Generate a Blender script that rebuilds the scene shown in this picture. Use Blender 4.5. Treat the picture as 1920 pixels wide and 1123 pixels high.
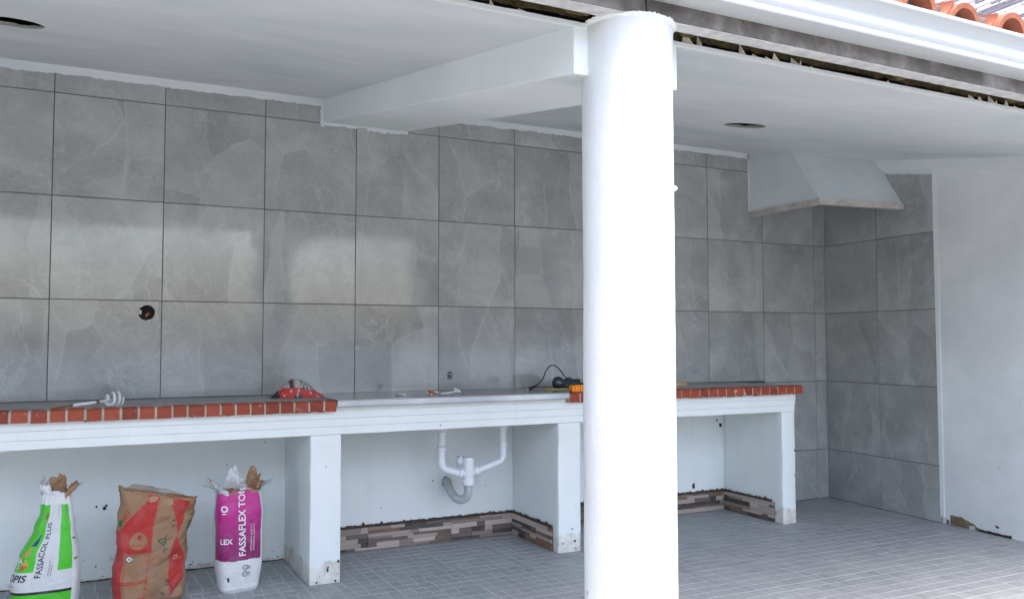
import bpy, bmesh, math, random
from mathutils import Vector, Matrix, noise
from mathutils.geometry import delaunay_2d_cdt

for o in list(bpy.data.objects):
    bpy.data.objects.remove(o)
SC = bpy.context.scene
COL = SC.collection
R = math.radians
random.seed(7)

# ------------------------------------------------------------------ camera
cam_d = bpy.data.cameras.new('camera')
cam = bpy.data.objects.new('camera', cam_d)
COL.objects.link(cam)
CAM = Vector((0.7523, -5.5944, 1.3859))
yaw, pit, rol = 0.4692, 0.0492, -0.0011
fw = Vector((math.sin(yaw) * math.cos(pit), math.cos(yaw) * math.cos(pit), math.sin(pit)))
rt = Vector((math.cos(yaw), -math.sin(yaw), 0))
up = rt.cross(fw)
rt2 = rt * math.cos(rol) + up * math.sin(rol)
up2 = -rt * math.sin(rol) + up * math.cos(rol)
M = Matrix((rt2, up2, -fw)).transposed().to_4x4()
M.translation = CAM
cam.matrix_world = M
cam_d.sensor_width = 36
cam_d.lens = 36 * 1605.08 / 1920
cam_d.clip_start = 0.05
cam_d.clip_end = 500
SC.camera = cam

# ------------------------------------------------------------------ world, sun, exposure
SUN_EL, SUN_AZ = 76, 160          # azimuth from +Y, clockwise: the sun stands in front of the porch, to the right
w = bpy.data.worlds.new('World')
SC.world = w
w.use_nodes = True
nt = w.node_tree
bg = nt.nodes['Background']
sky = nt.nodes.new('ShaderNodeTexSky')
sky.sky_type = 'NISHITA'
sky.sun_disc = False
sky.sun_elevation = R(SUN_EL)
sky.sun_rotation = R(SUN_AZ)
sky.air_density = 1.0
sky.dust_density = 5.0
sky.ozone_density = 0.3
nt.links.new(sky.outputs[0], bg.inputs[0])
bg.inputs[1].default_value = 0.15
sl = bpy.data.lights.new('sun', 'SUN')
sl.energy = 0.5
sl.angle = R(60)
sl.color = (1.0, 0.97, 0.93)
sun = bpy.data.objects.new('sun', sl)
COL.objects.link(sun)
sd = Vector((math.sin(R(SUN_AZ)) * math.cos(R(SUN_EL)), math.cos(R(SUN_AZ)) * math.cos(R(SUN_EL)), math.sin(R(SUN_EL))))
sun.rotation_euler = (-sd).to_track_quat('-Z', 'Y').to_euler()
sun.location = sd * 20
SC.view_settings.view_transform = 'Standard'
SC.view_settings.look = 'None'
SC.view_settings.gamma = 1
SC.view_settings.use_curve_mapping = False
SC.view_settings.exposure = 2.42
SC.cycles.max_bounces = 10
SC.cycles.diffuse_bounces = 7

# ------------------------------------------------------------------ helpers
def V(*a):
    return Vector(a)

class Nodes:
    def __init__(s, name):
        s.m = bpy.data.materials.new(name)
        s.m.use_nodes = True
        s.t = s.m.node_tree
        s.b = s.t.nodes['Principled BSDF']
    def n(s, typ, **kw):
        x = s.t.nodes.new('ShaderNode' + typ)
        for k, v in kw.items():
            setattr(x, k, v)
        return x
    def l(s, a, b):
        s.t.links.new(a, b)
    def math(s, op, a, b=0.0, clamp=False):
        x = s.n('Math', operation=op, use_clamp=clamp)
        for i, v in enumerate((a, b)):
            if isinstance(v, (int, float)):
                x.inputs[i].default_value = v
            else:
                s.l(v, x.inputs[i])
        return x.outputs[0]
    def coords(s, rnd=True, scale=None):
        tc = s.n('TexCoord')
        o = tc.outputs['Object']
        if rnd:
            oi = s.n('ObjectInfo')
            k = s.math('MULTIPLY', oi.outputs['Random'], 37.0)
            cx = s.n('CombineXYZ')
            s.l(k, cx.inputs[0]); s.l(s.math('MULTIPLY', k, 1.7), cx.inputs[1]); s.l(s.math('MULTIPLY', k, -0.6), cx.inputs[2])
            va = s.n('VectorMath', operation='ADD')
            s.l(o, va.inputs[0]); s.l(cx.outputs[0], va.inputs[1])
            o = va.outputs[0]
        if scale:
            mp = s.n('Mapping')
            mp.inputs['Scale'].default_value = scale
            s.l(o, mp.inputs[0])
            o = mp.outputs[0]
        return o
    def noise(s, co, scale, detail=4, rough=0.55, dist=0.0):
        x = s.n('TexNoise')
        x.inputs['Scale'].default_value = scale
        x.inputs['Detail'].default_value = detail
        x.inputs['Roughness'].default_value = rough
        x.inputs['Distortion'].default_value = dist
        s.l(co, x.inputs['Vector'])
        return x.outputs['Fac']
    def ramp(s, f, stops, interp='LINEAR'):
        x = s.n('ValToRGB')
        cr = x.color_ramp
        cr.interpolation = interp
        while len(cr.elements) < len(stops):
            cr.elements.new(0.5)
        for e, (p, c) in zip(cr.elements, stops):
            e.position = p
            e.color = (c, c, c, 1) if isinstance(c, (int, float)) else (*c, 1)
        s.l(f, x.inputs[0])
        return x.outputs[0]
    def mix(s, f, a, b, blend='MIX'):
        x = s.n('Mix', data_type='RGBA', blend_type=blend)
        for i, v in ((0, f), (6, a), (7, b)):
            if isinstance(v, (int, float)):
                x.inputs[i].default_value = v
            elif isinstance(v, tuple):
                x.inputs[i].default_value = (*v, 1)
            else:
                s.l(v, x.inputs[i])
        return x.outputs[2]
    def bump(s, h, strength, dist=0.01):
        x = s.n('Bump')
        x.inputs['Strength'].default_value = strength
        x.inputs['Distance'].default_value = dist
        s.l(h, x.inputs['Height'])
        s.l(x.outputs[0], s.b.inputs['Normal'])
    def out(s, col=None, rough=0.6, metal=0.0, spec=0.5):
        if col is not None:
            if isinstance(col, tuple):
                s.b.inputs['Base Color'].default_value = (*col, 1)
            else:
                s.l(col, s.b.inputs['Base Color'])
        if isinstance(rough, (int, float)):
            s.b.inputs['Roughness'].default_value = rough
        else:
            s.l(rough, s.b.inputs['Roughness'])
        s.b.inputs['Metallic'].default_value = metal
        s.b.inputs['Specular IOR Level'].default_value = spec
        return s.m

def plain(name, c1, c2, scale=8, rough=0.6, bump=0.2, bscale=80, bdist=0.002, metal=0.0, spec=0.4, det=5):
    s = Nodes(name)
    co = s.coords()
    f = s.noise(co, scale, det, 0.6)
    col = s.ramp(f, [(0.3, c1), (0.7, c2)])
    if bump:
        s.bump(s.noise(co, bscale, 3), bump, bdist)
    return s.out(col, rough, metal, spec)

MAT = {}
def wall_paint(name, bscale, bstr, stain=True, foot=0.165, base=(0.81, 0.85, 0.835), low=(0.75, 0.795, 0.785)):
    s = Nodes(name)
    co = s.coords(False)
    f = s.noise(co, 1.6, 6, 0.6)
    col = s.ramp(f, [(0.3, low), (0.65, base)])
    mpd = s.n('Mapping'); mpd.inputs['Scale'].default_value = (9, 9, 0.9); s.l(co, mpd.inputs[0])
    drip = s.ramp(s.noise(mpd.outputs[0], 1.0, 5, 0.6), [(0.56, 0.0), (0.72, 0.11)])
    col = s.mix(drip, col, (0.55, 0.55, 0.53))
    if stain:                                   # splash dirt and bare render along the foot of the wall
        sep = s.n('SeparateXYZ'); s.l(co, sep.inputs[0])
        nz = s.noise(co, 14, 5, 0.65)
        h = s.math('ADD', sep.outputs[2], s.math('MULTIPLY', nz, 0.12))
        f2 = s.ramp(h, [(foot, 1.0), (foot + 0.013, 0.0)])
        col = s.mix(f2, col, s.ramp(nz, [(0.35, (0.56, 0.54, 0.48)), (0.58, (0.74, 0.73, 0.68))]))
        sp = s.ramp(s.noise(co, 34, 3, 0.6), [(0.665, 0.0), (0.69, 1.0)])
        k = s.math('MULTIPLY', sp, s.ramp(sep.outputs[2], [(0.05, 1.0), (0.16, 0.0)]))
        col = s.mix(k, col, (0.10, 0.085, 0.07))
    sp = s.ramp(s.noise(co, 17, 2, 0.5), [(0.765, 0.0), (0.785, 1.0)])
    col = s.mix(s.math('MULTIPLY', sp, 0.45), col, (0.25, 0.24, 0.22))
    b1 = s.noise(co, bscale, 3, 0.6)
    b2 = s.noise(co, 9, 4, 0.5)
    s.bump(s.math('ADD', b1, s.math('MULTIPLY', b2, 2.0)), bstr, 0.004)
    return s.out(col, 0.62, 0, 0.35)
MAT['paint'] = wall_paint('white_masonry_paint', 120, 0.35)
MAT['paint_wall'] = wall_paint('white_wall_paint', 120, 0.35, True, 0.072)
MAT['paint_clean'] = wall_paint('white_paint_clean', 120, 0.3, False)
MAT['column'] = wall_paint('white_stippled_paint', 90, 0.4, False, 0, (0.70, 0.715, 0.715), (0.64, 0.655, 0.655))
MAT['side'] = wall_paint('grey_white_render', 60, 0.5, False, 0, (0.82, 0.84, 0.835), (0.66, 0.685, 0.685))

def m_ceiling():
    s = Nodes('skimmed_ceiling')
    co = s.coords(False)
    mp = s.n('Mapping'); mp.inputs['Scale'].default_value = (0.6, 1.3, 1); mp.inputs['Rotation'].default_value = (0, 0, 0.5)
    s.l(co, mp.inputs[0])
    f = s.noise(mp.outputs[0], 1.7, 5, 0.6, 0.6)
    col = s.ramp(f, [(0.32, (0.56, 0.625, 0.635)), (0.5, (0.66, 0.705, 0.71)), (0.68, (0.74, 0.765, 0.765))])
    g = s.noise(co, 0.8, 3, 0.5)
    col = s.mix(s.ramp(g, [(0.4, 0.0), (0.7, 0.5)]), col, (0.70, 0.70, 0.715))
    s.bump(s.noise(co, 3, 5, 0.6), 0.12, 0.02)
    return s.out(col, 0.55, 0, 0.35)
MAT['ceiling'] = m_ceiling()

def m_tile():
    s = Nodes('grey_marble_tile')
    co = s.coords(True)
    big = s.noise(co, 1.7, 8, 0.62, 0.35)
    base = s.ramp(big, [(0.34, (0.235, 0.246, 0.234)), (0.5, (0.36, 0.37, 0.355)), (0.64, (0.50, 0.505, 0.485))])
    # straight-edged shards of slightly different tone
    wob = s.n('TexNoise'); wob.inputs['Scale'].default_value = 3.0; wob.inputs['Detail'].default_value = 4
    s.l(co, wob.inputs['Vector'])
    va = s.n('VectorMath', operation='MULTIPLY_ADD')
    s.l(wob.outputs['Color'], va.inputs[0]); va.inputs[1].default_value = (0.13, 0.13, 0.13); s.l(co, va.inputs[2])
    mp = s.n('Mapping'); mp.inputs['Rotation'].default_value = (0.2, 0.5, 0.2); mp.inputs['Scale'].default_value = (2.4, 1.0, 0.8)
    s.l(va.outputs[0], mp.inputs[0])
    vo = s.n('TexVoronoi'); vo.inputs['Scale'].default_value = 1.35
    s.l(mp.outputs[0], vo.inputs['Vector'])
    sep = s.n('SeparateColor'); s.l(vo.outputs['Color'], sep.inputs[0])
    tone = s.ramp(sep.outputs[0], [(0.0, (0.208, 0.220, 0.212)), (1.0, (0.424, 0.432, 0.420))])
    soft = s.ramp(s.noise(co, 2.6, 3), [(0.36, 0.10), (0.62, 0.65)])
    base = s.mix(soft, base, tone)
    ve = s.n('TexVoronoi', feature='DISTANCE_TO_EDGE'); ve.inputs['Scale'].default_value = 1.35
    s.l(mp.outputs[0], ve.inputs['Vector'])
    line = s.ramp(ve.outputs['Distance'], [(0.0, 1.0), (0.012, 0.25), (0.05, 0.0)])
    msk = s.ramp(s.noise(co, 2.9, 4, 0.6), [(0.42, 0.0), (0.60, 1.0)])
    base = s.mix(s.math('MULTIPLY', s.math('MULTIPLY', line, msk), 0.45), base, (0.544, 0.552, 0.536))
    # faint hairline veins and specks
    v2 = s.math('ABSOLUTE', s.math('SUBTRACT', s.noise(co, 2.0, 6, 0.65, 0.5), 0.5))
    base = s.mix(s.math('MULTIPLY', s.ramp(v2, [(0.0, 1.0), (0.02, 0.0)]), s.ramp(s.noise(co, 5.0, 3), [(0.42, 0.0), (0.66, 0.5)])), base, (0.496, 0.504, 0.488))
    fine = s.noise(co, 55, 5, 0.75)
    base = s.mix(0.13, base, s.ramp(fine, [(0.3, 0.22), (0.7, 0.68)]))
    # scratchy pale strokes
    sc_ = s.n('Mapping'); sc_.inputs['Rotation'].default_value = (0.0, 0.85, 0.0); sc_.inputs['Scale'].default_value = (11.0, 3.0, 2.2)
    s.l(co, sc_.inputs[0])
    stk = s.ramp(s.noise(sc_.outputs[0], 1.3, 5, 0.7, 0.8), [(0.60, 0.0), (0.74, 1.0)])
    base = s.mix(s.math('MULTIPLY', stk, s.ramp(s.noise(co, 2.2, 3), [(0.48, 0.0), (0.66, 0.42)])), base, (0.55, 0.56, 0.545))
    hz = s.noise(co, 3.6, 6, 0.65, 0.6)          # cement haze wiped over the glaze
    rough = s.ramp(hz, [(0.36, 0.05), (0.55, 0.10), (0.72, 0.19)])
    base = s.mix(s.ramp(hz, [(0.5, 0.0), (0.8, 0.25)]), base, (0.432, 0.440, 0.444))
    s.bump(s.noise(co, 5, 2), 0.02, 0.004)
    return s.out(base, rough, 0, 0.85)
MAT['tile'] = m_tile()
MAT['grout'] = plain('dark_grout', (0.05, 0.055, 0.058), (0.075, 0.08, 0.082), 20, 0.8)

def m_sett():
    s = Nodes('grey_sett')
    co = s.coords(False)
    tc = s.n('NewGeometry')
    oi = s.n('ObjectInfo')
    rr = s.math('FRACT', s.math('ADD', tc.outputs['Random Per Island'], oi.outputs['Random']))
    base = s.ramp(rr, [(0.0, (0.230, 0.244, 0.253)), (0.5, (0.270, 0.285, 0.293)), (1.0, (0.310, 0.324, 0.333))])
    geo = s.n('NewGeometry')
    f = s.noise(geo.outputs['Position'], 1.3, 5, 0.6)
    base = s.mix(s.ramp(f, [(0.35, 0.0), (0.75, 0.5)]), base, (0.345, 0.359, 0.368))
    g = s.noise(geo.outputs['Position'], 38, 4, 0.65)
    base = s.mix(0.25, base, s.ramp(g, [(0.3, 0.14), (0.7, 0.40)]))
    du = s.noise(geo.outputs['Position'], 2.2, 7, 0.7, 0.5)      # trodden cement dust
    base = s.mix(s.ramp(du, [(0.5, 0.0), (0.68, 0.38)]), base, (0.40, 0.40, 0.39))
    sp_ = s.ramp(s.noise(geo.outputs['Position'], 9, 5, 0.7), [(0.66, 0.0), (0.76, 0.35)])
    base = s.mix(sp_, base, (0.13, 0.135, 0.14))
    s.bump(g, 0.25, 0.003)
    r = s.ramp(s.noise(geo.outputs['Position'], 3, 4), [(0.3, 0.38), (0.7, 0.6)])
    return s.out(base, r, 0, 0.45)
MAT['sett'] = m_sett()
MAT['joint'] = plain('pale_floor_joint', (0.41, 0.425, 0.43), (0.50, 0.515, 0.52), 3, 0.75, 0.2, 60)
MAT['yard'] = plain('yard_paving', (0.17, 0.175, 0.175), (0.22, 0.22, 0.217), 0.7, 0.8, 0.2, 30)

def m_brick():
    s = Nodes('terracotta_edge')
    co = s.coords(True)
    oi = s.n('ObjectInfo')
    f = s.noise(co, 26, 5, 0.65)
    base = s.ramp(f, [(0.3, (0.21, 0.034, 0.016)), (0.7, (0.33, 0.062, 0.028))])
    base = s.mix(0.42, base, s.ramp(oi.outputs['Random'], [(0.0, (0.16, 0.028, 0.016)), (0.3, (0.32, 0.062, 0.03)), (0.6, (0.26, 0.055, 0.033)), (0.85, (0.40, 0.095, 0.05))], 'CONSTANT'))
    sp = s.ramp(s.noise(co, 34, 3, 0.6), [(0.62, 0.0), (0.70, 1.0)])
    base = s.mix(s.math('MULTIPLY', sp, 0.35), base, (0.55, 0.48, 0.42))
    s.bump(s.noise(co, 120, 3), 0.25, 0.002)
    return s.out(base, 0.55, 0, 0.3)
MAT['brick'] = m_brick()
MAT['mortar'] = plain('sandy_mortar', (0.36, 0.31, 0.25), (0.50, 0.44, 0.36), 25, 0.9, 0.5, 120, 0.003)
MAT['cement_top'] = plain('grey_cement_top', (0.28, 0.28, 0.28), (0.40, 0.395, 0.39), 6, 0.6, 0.3, 60)
MAT['brown_mortar'] = plain('wet_brown_mortar', (0.045, 0.030, 0.022), (0.095, 0.068, 0.05), 30, 0.9, 0.8, 70, 0.006)
MAT['earth'] = plain('bare_brown_render', (0.14, 0.105, 0.065), (0.26, 0.20, 0.13), 22, 0.95, 0.7, 80, 0.004)
MAT['splat'] = plain('dark_mortar_splat', (0.02, 0.02, 0.018), (0.05, 0.045, 0.04), 60, 0.9, 0.3)
MAT['black'] = plain('black_void', (0.012, 0.012, 0.014), (0.02, 0.02, 0.022), 10, 0.9, 0)
def m_concrete():
    s = Nodes('bare_concrete')
    co = s.coords(False)
    f = s.noise(co, 5, 8, 0.65, 0.4)
    base = s.ramp(f, [(0.32, (0.09, 0.082, 0.075)), (0.5, (0.17, 0.158, 0.147)), (0.62, (0.26, 0.248, 0.235)), (0.75, (0.36, 0.35, 0.335))])
    pit = s.ramp(s.noise(co, 26, 2, 0.5), [(0.725, 0.0), (0.745, 1.0)])
    base = s.mix(pit, base, (0.03, 0.027, 0.024))
    s.bump(s.noise(co, 60, 5, 0.7), 0.5, 0.004)
    return s.out(base, 0.85, 0, 0.3)
MAT['concrete'] = m_concrete()
MAT['plaster_smear'] = plain('plaster_smear', (0.46, 0.46, 0.44), (0.68, 0.68, 0.665), 18, 0.85, 0.6, 45, 0.005)
MAT['gutter'] = plain('white_enamel', (0.50, 0.525, 0.525), (0.53, 0.555, 0.555), 2, 0.22, 0.0, spec=0.5)
MAT['clay'] = plain('clay_roof_tile', (0.32, 0.095, 0.05), (0.44, 0.155, 0.09), 14, 0.8, 0.3, 90)
MAT['foam'] = plain('yellow_foam', (0.05, 0.043, 0.018), (0.15, 0.115, 0.05), 30, 0.95, 0.9, 40, 0.02)
MAT['paper_tear'] = plain('torn_board_paper', (0.40, 0.34, 0.27), (0.60, 0.55, 0.48), 20, 0.9, 0.2)
MAT['hood'] = wall_paint('hood_paint', 80, 0.25, False, 0, (0.72, 0.77, 0.775), (0.62, 0.675, 0.685))
MAT['hood_rim'] = plain('stained_pale_wood', (0.40, 0.36, 0.31), (0.64, 0.62, 0.585), 9, 0.7, 0.3, 60, det=8)
MAT['steel'] = plain('brushed_steel', (0.34, 0.35, 0.36), (0.44, 0.45, 0.46), 4, 0.26, 0.05, 200, metal=1.0)
MAT['steel_edge'] = plain('polished_steel_edge', (0.30, 0.32, 0.335), (0.62, 0.63, 0.64), 2.2, 0.14, 0.0, 60, metal=1.0)
MAT['pvc'] = plain('white_pvc', (0.74, 0.77, 0.80), (0.80, 0.82, 0.84), 5, 0.28, 0.0, spec=0.5)
MAT['hose'] = plain('grey_flexible_hose', (0.42, 0.44, 0.45), (0.55, 0.57, 0.58), 12, 0.4, 0.1)
MAT['rubber'] = plain('black_rubber', (0.012, 0.013, 0.016), (0.022, 0.024, 0.03), 20, 0.45, 0.2)
MAT['tool_navy'] = plain('dark_tool_plastic', (0.012, 0.014, 0.022), (0.025, 0.028, 0.04), 20, 0.35, 0.1)
MAT['orange'] = plain('orange_plastic', (0.80, 0.24, 0.01), (0.88, 0.32, 0.02), 8, 0.35, 0.0)
MAT['yellow'] = plain('dusty_yellow_wood', (0.30, 0.24, 0.05), (0.45, 0.37, 0.10), 30, 0.6, 0.2)
MAT['wood'] = plain('raw_wood', (0.42, 0.30, 0.19), (0.58, 0.45, 0.32), 18, 0.75, 0.3)
MAT['chrome'] = plain('bright_metal', (0.75, 0.75, 0.75), (0.8, 0.8, 0.8), 4, 0.2, 0, metal=1.0)
MAT['rust'] = plain('rusty_metal', (0.10, 0.05, 0.03), (0.28, 0.12, 0.06), 30, 0.7, 0.3)
MAT['caked'] = plain('caked_plaster', (0.62, 0.63, 0.65), (0.76, 0.77, 0.78), 20, 0.85, 0.6, 90, 0.004)
MAT['copper'] = plain('orange_conduit', (0.35, 0.08, 0.02), (0.55, 0.15, 0.03), 20, 0.5, 0.1)
MAT['kraft'] = plain('kraft_paper', (0.30, 0.17, 0.09), (0.42, 0.26, 0.15), 9, 0.85, 0.3, 60)
MAT['bag_white'] = plain('white_bag_film', (0.62, 0.63, 0.63), (0.74, 0.75, 0.75), 8, 0.5, 0.2, 40)
MAT['film'] = plain('clear_film_shred', (0.72, 0.74, 0.76), (0.80, 0.82, 0.83), 8, 0.3, 0.2, 40)
MAT['film'].node_tree.nodes['Principled BSDF'].inputs['Transmission Weight'].default_value = 0.35

def m_strip():
    s = Nodes('split_stone_strip')
    co = s.coords(True)
    oi = s.n('ObjectInfo')
    base = s.ramp(oi.outputs['Random'], [(0.0, (0.42, 0.345, 0.30)), (0.20, (0.27, 0.21, 0.18)), (0.36, (0.15, 0.115, 0.095)), (0.50, (0.05, 0.042, 0.038)), (0.62, (0.20, 0.12, 0.075)), (0.72, (0.52, 0.44, 0.38)), (0.84, (0.08, 0.072, 0.070))], 'CONSTANT')
    f = s.noise(s.coords(True, (14, 14, 60)), 1.0, 6, 0.65)
    base = s.mix(s.ramp(f, [(0.40, 0.0), (0.75, 0.3)]), base, (0.30, 0.25, 0.215))
    s.bump(f, 0.5, 0.004)
    return s.out(base, 0.6, 0, 0.4)
MAT['strip'] = m_strip()
def m_clad():
    s = Nodes('pale_cladding_strip')
    oi = s.n('ObjectInfo')
    base = s.ramp(oi.outputs['Random'], [(0.0, (0.74, 0.71, 0.68)), (0.5, (0.66, 0.63, 0.60)), (0.62, (0.26, 0.24, 0.26)), (0.76, (0.78, 0.75, 0.72)), (0.93, (0.32, 0.28, 0.29))], 'CONSTANT')
    f = s.noise(s.coords(True, (6, 6, 40)), 1.0, 5, 0.6)
    base = s.mix(s.ramp(f, [(0.4, 0.0), (0.7, 0.3)]), base, (0.68, 0.65, 0.62))
    return s.out(base, 0.7, 0, 0.3)
MAT['clad'] = m_clad()
def m_print(name, rough):
    s = Nodes(name)
    a = s.n('Attribute', attribute_name='print')
    co = s.coords(False)
    f = s.noise(co, 11, 5, 0.65)
    col = s.mix(s.ramp(f, [(0.45, 0.0), (0.8, 0.16)]), a.outputs['Color'], (0.5, 0.49, 0.47))
    s.bump(s.math('ADD', s.noise(co, 38, 5, 0.65, 1.0), s.math('MULTIPLY', s.noise(co, 13, 3, 0.5, 1.5), 2.0)), 0.6, 0.006)
    return s.out(col, rough, 0, 0.4)
MAT['print_film'] = m_print('printed_bag_film', 0.42)
MAT['print_kraft'] = m_print('printed_kraft_bag', 0.75)
def ink(name, c):
    return plain('ink_' + name, c, tuple(min(1, x * 1.15) for x in c), 20, 0.55, 0)
MAT['ink_dark'] = ink('dark', (0.03, 0.035, 0.05))
MAT['ink_white'] = ink('white', (0.70, 0.70, 0.70))
MAT['ink_green'] = ink('green', (0.02, 0.10, 0.04))
MAT['ink_red'] = ink('red', (0.45, 0.05, 0.04))
MAT['ink_kraft'] = ink('kraft', (0.42, 0.26, 0.15))

def empty(name, loc=(0, 0, 0), rz=0):
    o = bpy.data.objects.new(name, None)
    COL.objects.link(o)
    o.location = loc
    o.rotation_euler = (0, 0, rz)
    o.empty_display_size = 0.1
    return o

def tag(o, label=None, cat=None, group=None, kind=None):
    if label: o['label'] = label
    if cat: o['category'] = cat
    if group: o['group'] = group
    if kind: o['kind'] = kind
    return o

def link(name, me, parent=None, loc=None):
    o = bpy.data.objects.new(name, me)
    COL.objects.link(o)
    if parent: o.parent = parent
    if loc is not None: o.location = loc
    return o

def from_bm(name, bm, mat, parent=None, smooth=False, loc=None):
    bmesh.ops.recalc_face_normals(bm, faces=bm.faces)
    me = bpy.data.meshes.new(name)
    bm.to_mesh(me)
    bm.free()
    for m in (mat if isinstance(mat, list) else [mat]):
        me.materials.append(MAT[m] if isinstance(m, str) else m)
    if smooth:
        for p in me.polygons: p.use_smooth = True
    return link(name, me, parent, loc)

def from_py(name, vs, fs, mat, parent=None, smooth=False, loc=None, recalc=True):
    bm = bmesh.new()
    bv = [bm.verts.new(v) for v in vs]
    for f in fs:
        try: bm.faces.new([bv[i] for i in f])
        except ValueError: pass
    if not recalc:
        me = bpy.data.meshes.new(name); bm.to_mesh(me); bm.free()
        me.materials.append(MAT[mat])
        if smooth:
            for p in me.polygons: p.use_smooth = True
        return link(name, me, parent, loc)
    return from_bm(name, bm, mat, parent, smooth, loc)

def bx(bm, x0, x1, y0, y1, z0, z1, bev=0.0, seg=1):
    t = bmesh.new()
    bmesh.ops.create_cube(t, size=1)
    for v in t.verts:
        v.co = V((x0 + x1) / 2 + v.co.x * (x1 - x0), (y0 + y1) / 2 + v.co.y * (y1 - y0), (z0 + z1) / 2 + v.co.z * (z1 - z0))
    if bev:
        bmesh.ops.bevel(t, geom=t.edges[:], offset=bev, segments=seg, affect='EDGES', profile=0.5)
    me = bpy.data.meshes.new('t'); t.to_mesh(me); t.free()
    bm.from_mesh(me); bpy.data.meshes.remove(me)

def box(name, x0, x1, y0, y1, z0, z1, mat, parent=None, bev=0.0, seg=1, loc=None):
    bm = bmesh.new(); bx(bm, x0, x1, y0, y1, z0, z1, bev, seg)
    return from_bm(name, bm, mat, parent, False, loc)

def prism_x(name, prof, x0, x1, mat, parent=None, smooth=False):
    n = len(prof)
    vs = [(x0, y, z) for y, z in prof] + [(x1, y, z) for y, z in prof]
    fs = [(i, (i + 1) % n, n + (i + 1) % n, n + i) for i in range(n)] + [tuple(range(n))[::-1], tuple(range(n, 2 * n))]
    return from_py(name, vs, fs, mat, parent, smooth)

def add_tube(bm, pts, rad, n=12, caps=True):
    pts = [Vector(p) for p in pts]
    rads = rad if isinstance(rad, list) else [rad] * len(pts)
    t0 = (pts[1] - pts[0]).normalized()
    nx = t0.cross(V(0, 0, 1)) if abs(t0.z) < 0.9 else t0.cross(V(1, 0, 0))
    nx.normalize()
    rings = []
    for i, p in enumerate(pts):
        t = (pts[min(i + 1, len(pts) - 1)] - pts[max(i - 1, 0)]).normalized()
        nx = (nx - t * nx.dot(t)).normalized()
        b = t.cross(nx)
        rings.append([bm.verts.new(p + (nx * math.cos(2 * math.pi * k / n) + b * math.sin(2 * math.pi * k / n)) * rads[i]) for k in range(n)])
    for a, b in zip(rings, rings[1:]):
        for k in range(n):
            bm.faces.new((a[k], a[(k + 1) % n], b[(k + 1) % n], b[k]))
    if caps:
        bm.faces.new(rings[0][::-1]); bm.faces.new(rings[-1])

def tube(name, pts, rad, mat, parent=None, n=12, smooth=True, loc=None):
    bm = bmesh.new(); add_tube(bm, pts, rad, n)
    o = from_bm(name, bm, mat, parent, smooth, loc)
    return o

def spline(ctrl, m=8):
    P = [Vector(p) for p in ctrl]
    P = [P[0] * 2 - P[1]] + P + [P[-1] * 2 - P[-2]]
    out = []
    for i in range(1, len(P) - 2):
        for k in range(m):
            t = k / m
            a, b, c, d = P[i - 1], P[i], P[i + 1], P[i + 2]
            out.append(0.5 * ((2 * b) + (c - a) * t + (2 * a - 5 * b + 4 * c - d) * t * t + (3 * b - a - 3 * c + d) * t ** 3))
    out.append(P[-2])
    return out

def lathe(name, prof, mat, parent=None, n=24, loc=None, axis='Z', smooth=True):
    """prof: list of (r, h); revolved about the axis"""
    bm = bmesh.new()
    rings = []
    for r, h in prof:
        ring = []
        for k in range(n):
            a = 2 * math.pi * k / n
            c, s_ = r * math.cos(a), r * math.sin(a)
            ring.append(bm.verts.new((c, s_, h) if axis == 'Z' else ((h, c, s_) if axis == 'X' else (c, h, s_))))
        rings.append(ring)
    for a, b in zip(rings, rings[1:]):
        for k in range(n):
            bm.faces.new((a[k], a[(k + 1) % n], b[(k + 1) % n], b[k]))
    bm.faces.new(rings[0][::-1]); bm.faces.new(rings[-1])
    o = from_bm(name, bm, mat, parent, False, loc)
    if smooth: autosmooth(o)
    return o

def autosmooth(o, ang=40):
    me = o.data
    for p in me.polygons: p.use_smooth = True
    me.set_sharp_from_angle(angle=R(ang))

def plate(name, u0, u1, v0, v1, holes, th, fmap, mat, parent=None, outer=None):
    """flat slab in (u, v) with polygonal holes; fmap(u, v, d) gives the point at depth d (0 front, th back)"""
    loops = [outer or [(u0, v0), (u1, v0), (u1, v1), (u0, v1)]] + holes
    co, ed = [], []
    for lp in loops:
        b = len(co)
        co += [Vector(p) for p in lp]
        ed += [(b + i, b + (i + 1) % len(lp)) for i in range(len(lp))]
    vs, es, fs, *_ = delaunay_2d_cdt(co, ed, [], 1, 1e-7)
    def inside(p, lp):
        c = False
        for i in range(len(lp)):
            (x1, y1), (x2, y2) = lp[i], lp[i - 1]
            if (y1 > p[1]) != (y2 > p[1]) and p[0] < (x2 - x1) * (p[1] - y1) / (y2 - y1) + x1: c = not c
        return c
    keep = []
    for f in fs:
        c = sum((vs[i] for i in f), Vector((0, 0))) / len(f)
        if inside(c, loops[0]) and not any(inside(c, h) for h in holes): keep.append(f)
    bm = bmesh.new()
    A = [bm.verts.new(fmap(p[0], p[1], 0)) for p in vs]
    B = [bm.verts.new(fmap(p[0], p[1], th)) for p in vs]
    cnt = {}
    for f in keep:
        bm.faces.new([A[i] for i in f]); bm.faces.new([B[i] for i in f][::-1])
        for i in range(len(f)):
            e = (f[i], f[(i + 1) % len(f)]); cnt[frozenset(e)] = cnt.get(frozenset(e), []) + [e]
    for k, l_ in cnt.items():
        if len(l_) == 1:
            a, b = l_[0]; bm.faces.new((A[b], A[a], B[a], B[b]))
    for v in [v for v in bm.verts if not v.link_faces]: bm.verts.remove(v)
    return from_bm(name, bm, mat, parent)

def circle(cu, cv, ru, rv=None, n=20, jit=0.0):
    rv = rv or ru
    return [(cu + ru * (1 + random.uniform(-jit, jit)) * math.cos(2 * math.pi * k / n), cv + rv * (1 + random.uniform(-jit, jit)) * math.sin(2 * math.pi * k / n)) for k in range(n)]

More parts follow.
